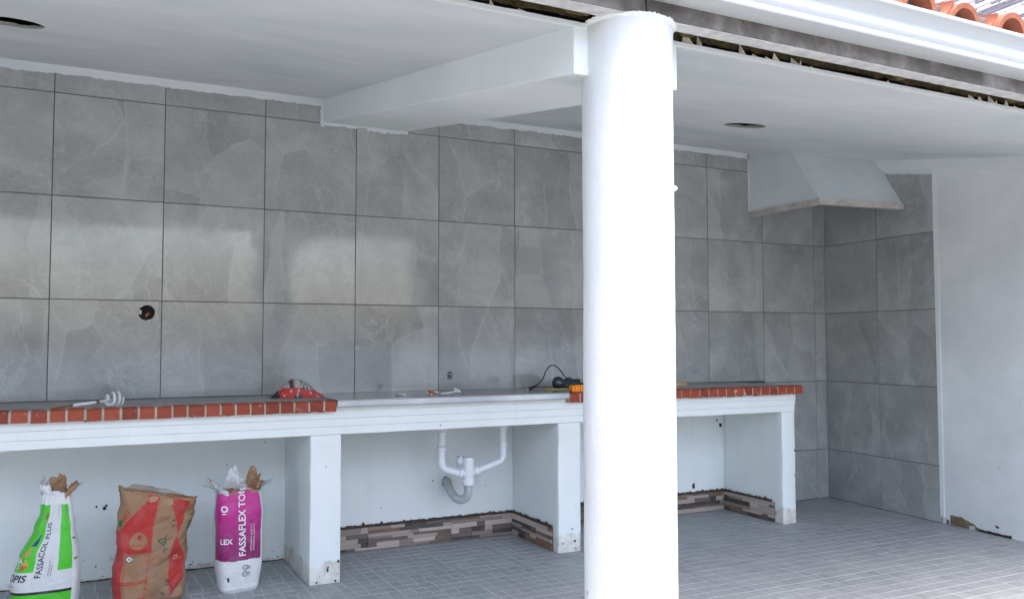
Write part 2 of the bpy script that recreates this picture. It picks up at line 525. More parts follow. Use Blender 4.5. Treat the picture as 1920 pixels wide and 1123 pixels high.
def ragged(name, us, lo, hi, fmap, mat, parent, th=0.003):
    """band between two ragged edges; lo(u), hi(u) heights; th proud"""
    vs, fs = [], []
    for u in us:
        l_, h_ = lo(u), hi(u)
        vs += [fmap(u, l_, 0), fmap(u, h_, 0), fmap(u, l_, th), fmap(u, h_, th)]
    for i in range(len(us) - 1):
        a, b = 4 * i, 4 * i + 4
        fs += [(a + 2, b + 2, b + 3, a + 3), (a, a + 2, b + 2, b), (a + 1, b + 1, b + 3, a + 3)]
    return from_py(name, vs, fs, mat, parent)

def arange(a, b, st):
    n = max(2, int(abs(b - a) / st))
    return [a + (b - a) * i / n for i in range(n + 1)]

def nz(x, y=0.0, z=0.0):
    return noise.noise(Vector((x, y, z)))

def blob(name, pts, fmap, mat, parent, th=0.004):
    n = len(pts)
    vs = [fmap(u, v, 0) for u, v in pts] + [fmap(u * 0.8 + 0.2 * sum(p[0] for p in pts) / n, v * 0.8 + 0.2 * sum(p[1] for p in pts) / n, th) for u, v in pts]
    fs = [(i, (i + 1) % n, n + (i + 1) % n, n + i) for i in range(n)] + [tuple(range(n, 2 * n))]
    return from_py(name, vs, fs, mat, parent)

TH = 0.07243                         # the right-hand wall stands 4 degrees off square
SX0 = 6.751
SD = V(-math.sin(TH), -math.cos(TH), 0)
SN = V(-math.cos(TH), math.sin(TH), 0)   # its normal, into the porch
def sp(s, z, d=0.0):                 # point on the right-hand wall: s from the corner, d proud
    p = V(SX0, 0, z) + SD * s + SN * d
    return p
def ceil_z(y): return 3.0 + 0.17 * y
P = 0.602
ROWZ = [0.0, 0.4307, 1.0327, 1.6347, 2.2367, 2.8387]

# ------------------------------------------------------------------ ground and floor
g = box('ground', -60, 60, -90, 60, -0.6, -0.03, 'yard')
tag(g, kind='structure')
fl = box('patio_floor', -3.9, 6.85, -3.75, 0.05, -0.05, -0.0014, 'joint')
tag(fl, kind='structure')
setts = []
TM = 0.45
NR, NC = 5, 6
rows = int(3.75 / (TM / NR)) + 1
for ri in range(rows + 1):
    y1 = -0.08 + TM / NR * 2 - ri * TM / NR
    y0 = y1 - TM / NR
    if y0 < -3.74: break
    yb = (ri - 2) % NR
    ga = 0.0042 if yb == 0 else 0.0027        # wide joint at the tile edge, narrow between setts
    gb = 0.0042 if yb == NR - 1 else 0.0027
    for ti in range(-9, 16):
        X = ti * TM + 0.13
        rr_ = random.Random(ti * 131 + (ri - 2) // NR * 17)
        cuts = [0.0] + [(k + 1) / NC + rr_.uniform(-0.02, 0.02) + random.uniform(-0.022, 0.022) for k in range(NC - 1)] + [1.0]
        for k in range(NC):
            x0, x1 = X + cuts[k] * TM, X + cuts[k + 1] * TM
            x0 += 0.0042 if k == 0 else 0.0027
            x1 -= 0.0042 if k == NC - 1 else 0.0027
            yy1 = min(y1 - ga, 0.04)
            if yy1 - (y0 + gb) < 0.02 or x1 > 6.84 or x0 < -3.8: continue
            setts.append((x0, x1, y0 + gb, yy1))
def sett_faces(x0, x1, y0, y1, cx, cy):
    b = 0.0012
    j = [random.uniform(-0.0016, 0.0016) for _ in range(8)]
    lo = [(x0 + j[0], y0 + j[1], -0.006), (x1 + j[2], y0 + j[3], -0.006), (x1 + j[4], y1 + j[5], -0.006), (x0 + j[6], y1 + j[7], -0.006)]
    hi = [(x0 + b + j[0], y0 + b + j[1], 0), (x1 - b + j[2], y0 + b + j[3], 0), (x1 - b + j[4], y1 - b + j[5], 0), (x0 + b + j[6], y1 - b + j[7], 0)]
    vs = [(p[0] - cx, p[1] - cy, p[2]) for p in lo + hi]
    return vs, [(4, 5, 6, 7), (0, 1, 5, 4), (1, 2, 6, 5), (2, 3, 7, 6), (3, 0, 4, 7)]
def in_view(p, m=0):
    q = M.inverted() @ Vector(p)
    if q.z > -0.1: return False
    f = 1605.08
    X, Y = q.x / -q.z * f, q.y / -q.z * f
    return abs(X) < 960 + m and abs(Y) < 562 + m
def hidden(p):
    x, y = p[0], p[1]
    if y > -0.655 and (1.96 < x < 2.13 or 3.6 < x < 3.76 or 5.57 < x < 5.7): return True
    if 0.45 < x < 1.7 and y > -0.5: return True
    return False
vis = sorted([s for s in setts if in_view(((s[0] + s[1]) / 2, (s[2] + s[3]) / 2, 0)) and not hidden(((s[0] + s[1]) / 2, (s[2] + s[3]) / 2))],
             key=lambda s: (Vector(((s[0] + s[1]) / 2, (s[2] + s[3]) / 2, 0)) - CAM).length)
near = set(vis[:300])
pool = {}
bulk_v, bulk_f = [], []
for s_ in setts:
    cx, cy = (s_[0] + s_[1]) / 2, (s_[2] + s_[3]) / 2
    if s_ in near:
        vs, fs = sett_faces(*s_, cx, cy)
        from_py('sett', vs, fs, 'sett', fl, loc=(cx, cy, 0), recalc=False)
    else:
        vs, fs = sett_faces(*s_, 0, 0)
        b = len(bulk_v); bulk_v += vs; bulk_f += [tuple(i + b for i in f) for f in fs]
rest = from_py('setts', bulk_v, bulk_f, 'sett', fl, recalc=False)
tag(rest, kind='stuff')

# ------------------------------------------------------------------ back wall
bw = empty('back_wall', (0, 0, 0))
tag(bw, 'long back wall of grey marble-look tiles above the white counter', 'wall')
fb = lambda u, v, d: V(u, d, v)
holeA = circle(1.12, 1.563, 0.047, 0.049, 14, 0.07)
holeB = circle(3.095, 1.148, 0.022, 0.03, 16, 0.04)
plate('wall_body', -3.9, 6.9, -0.05, 3.5, [holeA, holeB], 0.25, lambda u, v, d: V(u, 0.012 + d, v), 'paint_wall', bw)
plate('grout', -3.9, 5.70, 1.0465, 2.99, [holeA, holeB], 0.007, lambda u, v, d: V(u, 0.0045 + d, v), 'grout', bw)
box('grout', 5.703, 6.745, 0.0045, 0.0115, 0.001, 2.99, 'grout', bw)
mesh_pool = {}
def tile_mesh(wd, ht):
    key = (round(wd, 3), round(ht, 3))
    if key not in mesh_pool:
        bm = bmesh.new()
        b = 0.0012
        x, z = wd / 2, ht / 2
        fr = [bm.verts.new(p) for p in ((-x + b, 0, -z + b), (x - b, 0, -z + b), (x - b, 0, z - b), (-x + b, 0, z - b))]
        bk = [bm.verts.new(p) for p in ((-x, 0.0012, -z), (x, 0.0012, -z), (x, 0.0012, z), (-x, 0.0012, z))]
        dp = [bm.verts.new(p) for p in ((-x, 0.0044, -z), (x, 0.0044, -z), (x, 0.0044, z), (-x, 0.0044, z))]
        bm.faces.new(fr)
        for A, B in ((fr, bk), (bk, dp)):
            for i in range(4): bm.faces.new((A[i], B[i], B[(i + 1) % 4], A[(i + 1) % 4]))
        bm.faces.new(dp[::-1])
        bmesh.ops.recalc_face_normals(bm, faces=bm.faces)
        me = bpy.data.meshes.new('tile'); bm.to_mesh(me); bm.free()
        me.materials.append(MAT['tile'])
        mesh_pool[key] = me
    return mesh_pool[key]
G = 0.0022
def back_tile(x0, x1, z0, z1):
    x0 += G; x1 -= G; z0 += G; z1 -= G
    o = link('tile', tile_mesh(x1 - x0, z1 - z0), bw, ((x0 + x1) / 2, 0, (z0 + z1) / 2))
    o.rotation_euler = (random.uniform(-0.004, 0.004), 0, random.uniform(-0.004, 0.004))
    return o
def holed(x0, x1, z0, z1, hole):
    x0 += G; x1 -= G; z0 += G; z1 -= G
    cx, cz = (x0 + x1) / 2, (z0 + z1) / 2
    h = [(a - cx, b - cz) for a, b in hole]
    o = plate('tile', x0 - cx, x1 - cx, z0 - cz, z1 - cz, [h], 0.0044, lambda u, v, d: V(u, d, v), 'tile', bw)
    o.location = (cx, 0, cz)
for k in range(-6, 12):
    x0, x1 = k * P, min((k + 1) * P, 6.749)
    if k == -6: x0 = -3.6
    for r in range(6):
        z0 = ROWZ[r]; z1 = ROWZ[r + 1] if r < 5 else 2.985
        if r < 2:                               # below the counter only the strip to the right of it is tiled
            if x1 < 5.72: continue
            a = max(x0, 5.706)
            if r == 0: z0 = 0.002
            back_tile(a, x1, z0, z1); continue
        if r == 2: z0 = 1.048 if x0 < 5.7 and k < 9 else z0
        if r == 2 and k == 9:
            back_tile(x0, x1, 1.048, z1); continue
        if r == 2 and k == 1: holed(x0, x1, z0, z1, holeA); continue
        if r == 2 and k == 5: holed(x0, x1, z0, z1, holeB); continue
        if r == 5:
            if k == 3: back_tile(x0, 2.178, z0, z1)
            elif k == 4: back_tile(2.772, x1, z0, z1)
            elif k == 9: back_tile(x0, 5.876, z0, z1)
            elif k > 9: pass
            else: back_tile(x0, x1, z0, z1)
            continue
        if r == 4 and k == 9:
            back_tile(x0, x1, z0, z1); continue
        back_tile(x0, x1, z0, z1)
# white skim smeared over the tile tops
def skim(u0, u1, z0, z1, amp=0.006, mat='ceiling', seed=0):
    return ragged('plaster_strip', arange(u0, u1, 0.008), lambda u: z0 + amp * (1.1 * nz(u * 3.3, seed) + 0.8 * nz(u * 11, seed) + 0.6 * nz(u * 42, seed + 3) + 1.2 * min(0, nz(u * 19, seed + 6) + 0.25)) - (amp if abs(u - u0) < 0.01 else 0), lambda u: z1, lambda u, v, d: V(u, -d, v), mat, bw, 0.0016)
skim(-3.6, 2.178, 2.950, 3.03, 0.010, seed=1)
skim(2.165, 2.775, 2.824, 2.86, 0.012, seed=2)
skim(2.772, 5.878, 2.955, 3.03, 0.010, seed=3)
skim(5.862, 5.89, 2.455, 2.99, 0.004, seed=4)
ragged('plaster_strip', arange(2.815, 2.985, 0.008), lambda v: 2.163 + 0.007 * nz(v * 30) + 0.004 * nz(v * 90), lambda v: 2.19, lambda v, u, d: V(u, -d, v), 'ceiling', bw, 0.0022)
# socket hole with conduit, and the water outlet
tube('socket_box', [(1.12, 0.013, 1.563), (1.12, 0.06, 1.563)], 0.045, 'black', bw, 16)
sb = tube('conduit', [(1.108, 0.055, 1.535), (1.112, 0.03, 1.548), (1.135, 0.012, 1.556)], 0.009, 'copper', bw, 8)
tube('conduit', [(1.14, 0.055, 1.585), (1.128, 0.03, 1.575), (1.118, 0.01, 1.538)], 0.007, 'copper', bw, 8)
ragged('plaster_strip', arange(1.078, 1.092, 0.004), lambda u: 1.553, lambda u: 1.578, lambda u, v, d: V(u, 0.006 - d, v), 'plaster_smear', bw, 0.01)
tube('pipe_outlet', [(3.095, 0.03, 1.146), (3.095, 0.008, 1.146)], [0.016, 0.016], 'hose', bw, 14)
tube('pipe_bore', [(3.095, 0.012, 1.146), (3.095, 0.0065, 1.146)], 0.009, 'black', bw, 12)

# ------------------------------------------------------------------ right-hand wall
sw = empty('side_wall', (SX0, 0, 0))
tag(sw, 'right-hand wall, tiled in its back corner and plain render towards the front', 'wall')
def spl(s, z, d=0.0):            # local to side_wall
    return sp(s, z, d) - V(SX0, 0, 0)
def side_box(name, s0, s1, z0, z1, d0, d1, mat, parent=sw):
    vs = [spl(s, z, d) for s in (s0, s1) for z in (z0, z1) for d in (d0, d1)]
    fs = [(0, 1, 3, 2), (4, 6, 7, 5), (0, 4, 5, 1), (2, 3, 7, 6), (0, 2, 6, 4), (1, 5, 7, 3)]
    return from_py(name, vs, fs, mat, parent)
# body: local object whose own axes follow the wall, so its procedural grain lies in the plane
side_box('wall_body', -0.15, 3.45, -0.05, 3.05, -0.35, -0.010, 'side')
side_box('grout', 0.0, 1.184, 0.0, 2.838, -0.0095, -0.0046, 'grout')
mw = Matrix((SD, -SN, V(0, 0, 1))).transposed().to_4x4()     # tile local x along the wall, y into it
def side_tile(s0, s1, z0, z1):
    s0 += G; s1 -= G; z0 += G; z1 -= G
    me = tile_mesh(s1 - s0, z1 - z0)
    o = link('tile', me, sw)
    m4 = mw.copy(); m4.translation = spl((s0 + s1) / 2, (z0 + z1) / 2, 0)
    o.matrix_local = m4
    return o
for r in range(5):
    z0, z1 = ROWZ[r], ROWZ[r + 1]
    if r == 0: z0 = 0.002
    side_tile(0.004, P, z0, z1)
    side_tile(P, 1.184, z0, z1)
ragged('plaster_strip', arange(1.16, 1.22, 0.01), lambda u: 0.05, lambda u: 2.70, lambda u, v, d: spl(u, v, -0.008 + d), 'paint_clean', sw, 0.001)
ragged('corner_trim', arange(0.05, 2.72, 0.03), lambda v: 1.176 + 0.003 * nz(v * 8), lambda v: 1.212, lambda v, u, d: spl(u, v, -0.004 + d), 'paint_clean', sw, 0.007)
ragged('plaster_strip', arange(0.66, 1.19, 0.012), lambda u: 2.686 + 0.19 * (1.163 - u) + 0.008 * nz(u * 12, 4) + 0.004 * nz(u * 45, 4), lambda u: 2.90, lambda u, v, d: spl(u, v, d), 'hood', sw, 0.002)
# band of render under the ceiling
bs = arange(0.60, 3.4, 0.2)
vs, fs = [], []
for s_ in bs:
    zb = 2.717 - 0.177 * (s_ - 1.2) if s_ > 0.5 else 2.82
    for (d, z) in ((-0.012, zb), (0.024, zb), (0.024, 3.02), (-0.012, 3.02)): vs.append(spl(s_, z, d))
for i in range(len(bs) - 1):
    a = 4 * i
    fs += [(a + k, a + (k + 1) % 4, a + 4 + (k + 1) % 4, a + 4 + k) for k in range(4)]
fs += [(0, 1, 2, 3), (len(vs) - 4, len(vs) - 3, len(vs) - 2, len(vs) - 1)]
from_py('render_band', vs, fs, 'side', sw)
# broken render at the foot
def foot(s0, s1, hfun, mat, seed, th):
    return ragged('broken_render', arange(s0, s1, 0.008), lambda u: 0.001, lambda u: max(0.002, hfun(u) + 0.008 * nz(u * 30, seed) + 0.004 * nz(u * 90, seed)), lambda u, v, d: spl(u, v, -0.0098 + d), mat, sw, th)
foot(1.222, 1.245, lambda u: 0.035, 'earth', 1, 0.003)
foot(1.255, 1.50, lambda u: 0.075 - 0.05 * max(0, (u - 1.36) / 0.14), 'earth', 2, 0.003)
foot(1.50, 1.76, lambda u: 0.018, 'splat', 5, 0.006)
foot(1.42, 1.47, lambda u: 0.03, 'plaster_smear', 7, 0.005)
blob('broken_render', [(1.635, 0.055), (1.655, 0.05), (1.66, 0.062), (1.645, 0.066), (1.637, 0.075), (1.63, 0.066)], lambda u, v, d: spl(u, v, -0.0098 + d), 'splat', sw, 0.003)
# storey above the roof, clad in split-stone strips
cl = side_box('cladding', -0.6, 3.45, 3.05, 5.4, -0.35, 0.006, 'clad')
rnd = random.Random(3)
zc = 3.30
strip_pool = {}
while zc < 4.5:
    h = rnd.choice((0.018, 0.026, 0.034))
    s_ = 0.75 + rnd.uniform(-0.1, 0.1)
    while s_ < 2.5:
        L = rnd.choice((0.12, 0.18, 0.26, 0.34))
        key = (L, h)
        if key not in strip_pool:
            bm = bmesh.new(); bx(bm, -L / 2 + 0.002, L / 2 - 0.002, -0.012, 0.0, -h / 2 + 0.001, h / 2 - 0.001, 0.002)
            me = bpy.data.meshes.new('stone_strip'); bm.to_mesh(me); bm.free(); me.materials.append(MAT['clad']); strip_pool[key] = me
        q = sp(s_ + L / 2, zc + h / 2, 0)
        if in_view(q, 60):
            o = link('stone_strip', strip_pool[key], cl)
            m4 = mw.copy(); m4.translation = spl(s_ + L / 2, zc + h / 2, 0.0065 + rnd.uniform(0, 0.006))
            o.matrix_local = m4
        s_ += L
    zc += h

# ------------------------------------------------------------------ unseen left wall, added to block side light
lw = box('left_light_block', -3.9, -3.6, -3.3, 0.0, -0.05, 2.985 - 0.0, 'paint')
tag(lw, 'unseen white wall added at the left end to block side light', 'wall')

# ------------------------------------------------------------------ ceiling
EDGE = -3.10
ce = empty('ceiling')
tag(ce, kind='structure')
h1, h2 = circle(0.47, -1.36, 0.125, n=28, jit=0.015), circle(4.49, -1.48, 0.128, n=28, jit=0.015)
xs = arange(-3.6, 6.62, 0.035)
edge = [(x, EDGE - 0.004 * nz(x * 6) - 0.003 * nz(x * 31)) for x in xs]
outer = edge + [(6.62, EDGE), (6.80, 0.0), (-3.6, 0.0)]
plate('ceiling_board', 0, 0, 0, 0, [h1, h2], 0.0135, lambda u, v, d: V(u, v, ceil_z(v) + d), 'ceiling', ce, outer=outer)
for hl_ in (h1, h2):
    n = len(hl_)
    vs = [V(u, v, ceil_z(v) + 0.0008) for u, v in hl_] + [V(u, v, ceil_z(v) + 0.0165 + random.uniform(-0.006, 0.006)) for u, v in hl_]
    from_py('hole_edge', vs, [(i, (i + 1) % n, n + (i + 1) % n, n + i) for i in range(n)], 'paper_tear', ce)
# skim lip along the cut edge
ragged('edge_lip', arange(-1.0, 6.58, 0.012), lambda u: EDGE + 0.014 + 0.003 * nz(u * 11), lambda u: EDGE - 0.006 - 0.004 * nz(u * 17) - 0.003 * nz(u * 60), lambda u, v, d: V(u, v, ceil_z(v) - 0.001 + (0.0165 - d)), 'paint_clean', ce, 0.0165)
rnd = random.Random(11)
for (a, b, n_) in ((2.98, 3.42, 7), (4.34, 4.70, 6), (2.70, 2.84, 3), (3.7, 4.2, 1), (1.8, 2.2, 2), (4.9, 6.2, 5)):
    for k in range(n_):
        x = a + (b - a) * (k + rnd.uniform(0.15, 0.85)) / n_
        wd = rnd.uniform(0.008, 0.042); hh = rnd.uniform(0.3, 1.0) ** 2 * 0.040 + 0.004
        z = ceil_z(EDGE) + 0.012
        vs = [V(x - wd * 0.5, EDGE + 0.002, z), V(x + wd * 1.1, EDGE + 0.003, z), V(x + wd * 0.15, EDGE - 0.008, z + hh * 0.35), V(x - wd * 0.55, EDGE - 0.006 + rnd.uniform(-0.008, 0.008), z + hh)]
        vs += [v + V(0.0005, 0.0018, 0.0004) for v in vs]
        from_py('paper_shard', vs, [(0, 1, 2, 3), (7, 6, 5, 4), (0, 4, 5, 1), (1, 5, 6, 2), (2, 6, 7, 3), (3, 7, 4, 0)], 'paper_tear', ce)
# insulation showing in the slot, and a black strip for the cavity shade
def insulation(x0, x1, seed):
    bm = bmesh.new()
    n1, n2 = int((x1 - x0) / 0.02), 8
    g_ = []
    for i in range(n1 + 1):
        zb_ = 2.508 + 0.010 * nz(i * 0.11, seed) + 0.006 * nz(i * 0.5, seed)
        g_.append([bm.verts.new((x0 + (x1 - x0) * i / n1, -3.085 + 0.014 * nz(i * 0.3, j * 0.5, seed) + 0.008 * nz(i * 0.8, j * 1.2, seed + 4), zb_ + 0.1 * j / n2)) for j in range(n2 + 1)])
    for i in range(n1):
        for j in range(n2): bm.faces.new((g_[i][j], g_[i + 1][j], g_[i + 1][j + 1], g_[i][j + 1]))
    return from_bm('insulation', bm, 'foam', ce, True)
insulation(-1, 6.5, 2)
for (x, wd, s_) in ((2.24, 0.13, 1), (2.72, 0.10, 5), (3.85, 0.08, 7), (4.62, 0.12, 9)):
    bm = bmesh.new(); bmesh.ops.create_icosphere(bm, subdivisions=3, radius=1)
    for v in bm.verts:
        k = 1 + 0.35 * nz(v.co.x * 2 + s_, v.co.y * 2, v.co.z * 2) + 0.15 * nz(v.co.x * 6 + s_, v.co.y * 6, v.co.z * 6)
        v.co = V(x + v.co.x * wd / 2 * k, -3.135 + v.co.y * 0.022 * k, 2.522 + v.co.z * 0.024 * k)
    from_bm('insulation', bm, 'foam', ce, True)
box('cavity_shade_strip', -3.6, 6.6, -3.02, -2.97, 2.51, 2.56, 'black', ce)  # strip behind the slot, its black colour stands in for the cavity's shade

# ------------------------------------------------------------------ beam
bmv = []
for y, xa, xb in ((0.003, 2.182, 2.768), (EDGE, 2.258, 2.70)):
    zb = 2.846 if y > -1 else 2.306
    for x, z in ((xa, zb), (xb, zb), (xb, ceil_z(y) + 0.006), (xa, ceil_z(y) + 0.006)): bmv.append((x, y, z))
bm = bmesh.new(); b_ = [bm.verts.new(v) for v in bmv]
for f in ((0, 1, 2, 3), (4, 7, 6, 5), (0, 4, 5, 1), (1, 5, 6, 2), (2, 6, 7, 3), (3, 7, 4, 0)): bm.faces.new([b_[i] for i in f])
bmesh.ops.bevel(bm, geom=[e for e in bm.edges if min(v.co.z - ceil_z(v.co.y) for v in e.verts) < -0.05], offset=0.006, segments=2, affect='EDGES', profile=0.5)
be = from_bm('ceiling_beam', bm, 'paint_clean')
tag(be, 'white painted beam sloping from the back wall down to the round column', 'beam')

# ------------------------------------------------------------------ column
CX, CY, CR = 2.475, -3.103, 0.160
co_ = empty('column', (CX, CY, 0))
tag(co_, 'thick round white column carrying the front edge of the roof', 'column')
bm = bmesh.new()
n1, n2 = 96, 150
ring = []
for j in range(n2 + 1):
    z = -0.03 + (2.497 + 0.03) * j / n2
    row = []
    for i in range(n1):
        a = 2 * math.pi * i / n1
        r = CR + 0.0022 * nz(math.cos(a) * 2, math.sin(a) * 2, z * 2.2) + 0.0011 * nz(math.cos(a) * 9, math.sin(a) * 9, z * 12)
        if z > 2.35: r += 0.006 * ((z - 2.35) / 0.147) ** 2
        row.append(bm.verts.new((r * math.cos(a), r * math.sin(a), z)))
    ring.append(row)
for a, b in zip(ring, ring[1:]):
    for i in range(n1): bm.faces.new((a[i], a[(i + 1) % n1], b[(i + 1) % n1], b[i]))
from_bm('shaft', bm, 'column', co_, True)
# ragged paint collar where the roller ran up onto the lintel
bm = bmesh.new()
prev = None
for i in range(121):
    a = 2 * math.pi * i / 120
    e = 0.012 + 0.016 * abs(nz(i * 0.5, 2)) + 0.016 * max(0, nz(i * 1.3, 9))
    c, s_ = math.cos(a), math.sin(a)
    cur = [bm.verts.new((CR * c, CR * s_, 2.4938)), bm.verts.new(((CR + e) * c, (CR + e) * s_, 2.4938)), bm.verts.new(((CR + 0.004) * c, (CR + 0.004) * s_, 2.480))]
    if prev:
        bm.faces.new((prev[0], cur[0], cur[1], prev[1])); bm.faces.new((prev[1], cur[1], cur[2], prev[2]))
    prev = cur
from_bm('paint_collar', bm, 'paint_clean', co_, False)
ka = math.atan2(-0.45, 0.89) + 0.02
kd = V(math.cos(ka), math.sin(ka), 0)
tube('anchor', [kd * 0.155 + V(0, 0, 1.925), kd * 0.168 + V(0, 0, 1.925), kd * 0.173 + V(0, 0, 1.922)], [0.008, 0.011, 0.007], 'paint_clean', co_, 8)

# ------------------------------------------------------------------ lintel, gutter, roof
LI = box('concrete_lintel', -3.9, 6.55, -3.243, -3.168, 2.4945, 2.80, 'concrete', None, 0.004)
tag(LI, 'bare stained concrete lintel running above the column under the gutter', 'lintel')
tag(ragged('plaster_smear', arange(-1, 6.5, 0.014), lambda u: -3.2405 - 0.003 * nz(u * 14), lambda u: -3.176 + 0.004 * nz(u * 22), lambda u, v, d: V(u, v, 2.494 - d), 'plaster_smear', LI, 0.003))
cr = [(2.462, 2.80), (2.455, 2.70), (2.463, 2.62), (2.454, 2.55), (2.458, 2.505), (2.463, 2.505), (2.460, 2.55), (2.469, 2.62), (2.461, 2.70), (2.468, 2.80)]
from_py('crack', [(x, -3.2445, z) for x, z in cr], [tuple(range(len(cr)))], 'black', LI)
gut = empty('gutter', (0, -3.29, 2.55))
tag(gut, 'white enamelled metal gutter along the roof edge above the lintel', 'gutter')
prof = [(-3.245, 2.553), (-3.338, 2.553)]
prof += [(-3.344, 2.556), (-3.347, 2.563), (-3.346, 2.572), (-3.341, 2.577)]
for k in range(15):                              # ogee face: bellied below, hollow under the top roll
    t = k / 14
    prof.append((-3.339 - 0.010 * math.sin(math.pi * min(1, t / 0.55)) - 0.030 * max(0, (t - 0.42) / 0.58) ** 2.0, 2.580 + 0.092 * t))
prof += [(-3.375, 2.674), (-3.379, 2.679), (-3.379, 2.689), (-3.373, 2.694), (-3.364, 2.692)]
inner = [(-3.362, 2.680), (-3.334, 2.62), (-3.325, 2.5575), (-3.249, 2.5575), (-3.249, 2.75), (-3.245, 2.75)]
gp = [(y + 3.29, z - 2.55) for y, z in prof + inner]
o = prism_x('gutter_channel', gp, -3.9, 6.56, 'gutter', gut)
autosmooth(o, 32)
bm = bmesh.new(); bx(bm, 6.5605, 6.565, -0.055, 0.045, 0.003, 0.16)
from_bm('end_cap', bm, 'gutter', gut)
RS = math.atan(0.17)
roof = empty('tiled_roof', (0, -3.3, 2.70))
tag(roof, 'low roof of rounded terracotta tiles behind the white gutter', 'roof')
vs = []
for y in (-3.20, 0.35):
    for z in (0.0, 0.05): vs += [(-3.9, y + 3.3, 2.715 + 0.17 * (y + 3.2) + z - 2.70), (6.75 if y > -1 else 6.56, y + 3.3, 2.715 + 0.17 * (y + 3.2) + z - 2.70)]
from_py('roof_deck', vs, [(0, 1, 3, 2), (4, 6, 7, 5), (0, 4, 5, 1), (2, 3, 7, 6), (0, 2, 6, 4), (1, 5, 7, 3)], 'concrete', roof)
def barrel(r0, r1, L, inv=False):
    bm = bmesh.new()
    n = 18; taper = 0.88
    rings = []
    for (y, k) in ((0, 1), (L, taper)):
        for r in (r0 * k, r1 * k):
            rg = []
            for i in range(n + 1):
                a = math.pi * i / n
                z = r * math.sin(a) * (-1 if inv else 1)
                rg.append(bm.verts.new((r * math.cos(a), y, z)))
            rings.append(rg)
    A, B, C_, D = rings
    for i in range(n):
        bm.faces.new((A[i], A[i + 1], C_[i + 1], C_[i])); bm.faces.new((B[i], D[i], D[i + 1], B[i + 1]))
        bm.faces.new((A[i], B[i], B[i + 1], A[i + 1])); bm.faces.new((C_[i], C_[i + 1], D[i + 1], D[i]))
    for i in (0, n): bm.faces.new((A[i], C_[i], D[i], B[i]))
    bmesh.ops.recalc_face_normals(bm, faces=bm.faces)
    me = bpy.data.meshes.new('roof_tile'); bm.to_mesh(me); bm.free(); me.materials.append(MAT['clay'])
    return me
cover, pan = barrel(0.100, 0.078, 0.46), barrel(0.095, 0.078, 0.46, True)
rnd = random.Random(5)
for c in range(3):
    for k in range(-6, 9):
        x = 4.055 + k * 0.298
        if x > 6.45: continue
        yy = 0.0 + c * 0.40
        o = link('roof_tile', cover, roof, (x + rnd.uniform(-0.006, 0.006), yy + rnd.uniform(-0.012, 0.012) - (0.0 if c else 0.0), 0.008 + 0.17 * yy + 0.018 * (c > 0) + rnd.uniform(-0.003, 0.003)))
        o.rotation_euler = (RS, 0, rnd.uniform(-0.02, 0.02))
        o = link('roof_tile', pan, roof, (x + 0.149, yy + 0.012 + rnd.uniform(-0.01, 0.01), 0.108 + 0.17 * yy + 0.012 * (c > 0)))
        o.rotation_euler = (RS, 0, 0)

# ------------------------------------------------------------------ extractor hood
hd = empty('extractor_hood', (6.3, -0.4, 2.45))
tag(hd, 'grey-white tapered chimney hood built into the back right corner', 'extractor hood')
def hl(p): return Vector(p) - V(6.3, -0.4, 2.45)
zb = 2.497
A0, A1 = V(5.88, 0.0, zb), V(5.88, -0.772, zb)
A2, A3 = V(5.88, -0.497, 2.9145), V(5.88, 0.0, 2.9985)
B1 = sp(0.883, zb, 0.0); B2 = sp(0.632, 2.892, 0.0)
t_ = 0.02
vs = [hl(p) for p in (A0, A1, A2, A3, B1, B2)]
vs2 = [hl(p) for p in (A0 + V(t_, 0, 0), A1 + V(t_, t_, 0), A2 + V(t_, t_, -.002), A3 + V(t_, 0, -.002), B1 + V(0, t_, 0), B2 + V(0, t_, -.002))]
fs = [(0, 1, 2, 3), (1, 4, 5, 2), (9, 8, 7, 6), (8, 11, 10, 7), (0, 6, 7, 1), (1, 7, 10, 4), (3, 2, 8, 9), (2, 5, 11, 8)]
from_py('canopy', vs + vs2, fs, 'hood', hd)
rz0, rz1 = 2.450, 2.496
def rim(name, pts, pin):
    n = len(pts)
    vs = [hl(V(p[0], p[1], z)) for z in (rz0, rz1) for p in pts + pin]
    m = 2 * n
    fs = []
    for i in range(n - 1):
        fs += [(i, i + 1, i + 1 + m, i + m), (n + i, n + i + m, n + i + 1 + m, n + i + 1), (i, n + i, n + i + 1, i + 1), (m + i, m + i + 1, m + n + i + 1, m + n + i)]
    fs += [(0, m, m + n, n), (n - 1, n + n - 1, m + n + n - 1, m + n - 1)]
    return from_py(name, vs, fs, 'hood_rim', hd)
q1 = sp(0.897, 0, 0.001)
c1 = (5.866, -0.787)
rim('rim_board', [(5.866, -0.002), c1], [(5.91, -0.002), (5.91, -0.745)])
rim('rim_board', [(5.867, -0.7885), (q1.x, q1.y)], [(5.911, -0.746), (q1.x, q1.y + 0.04)])

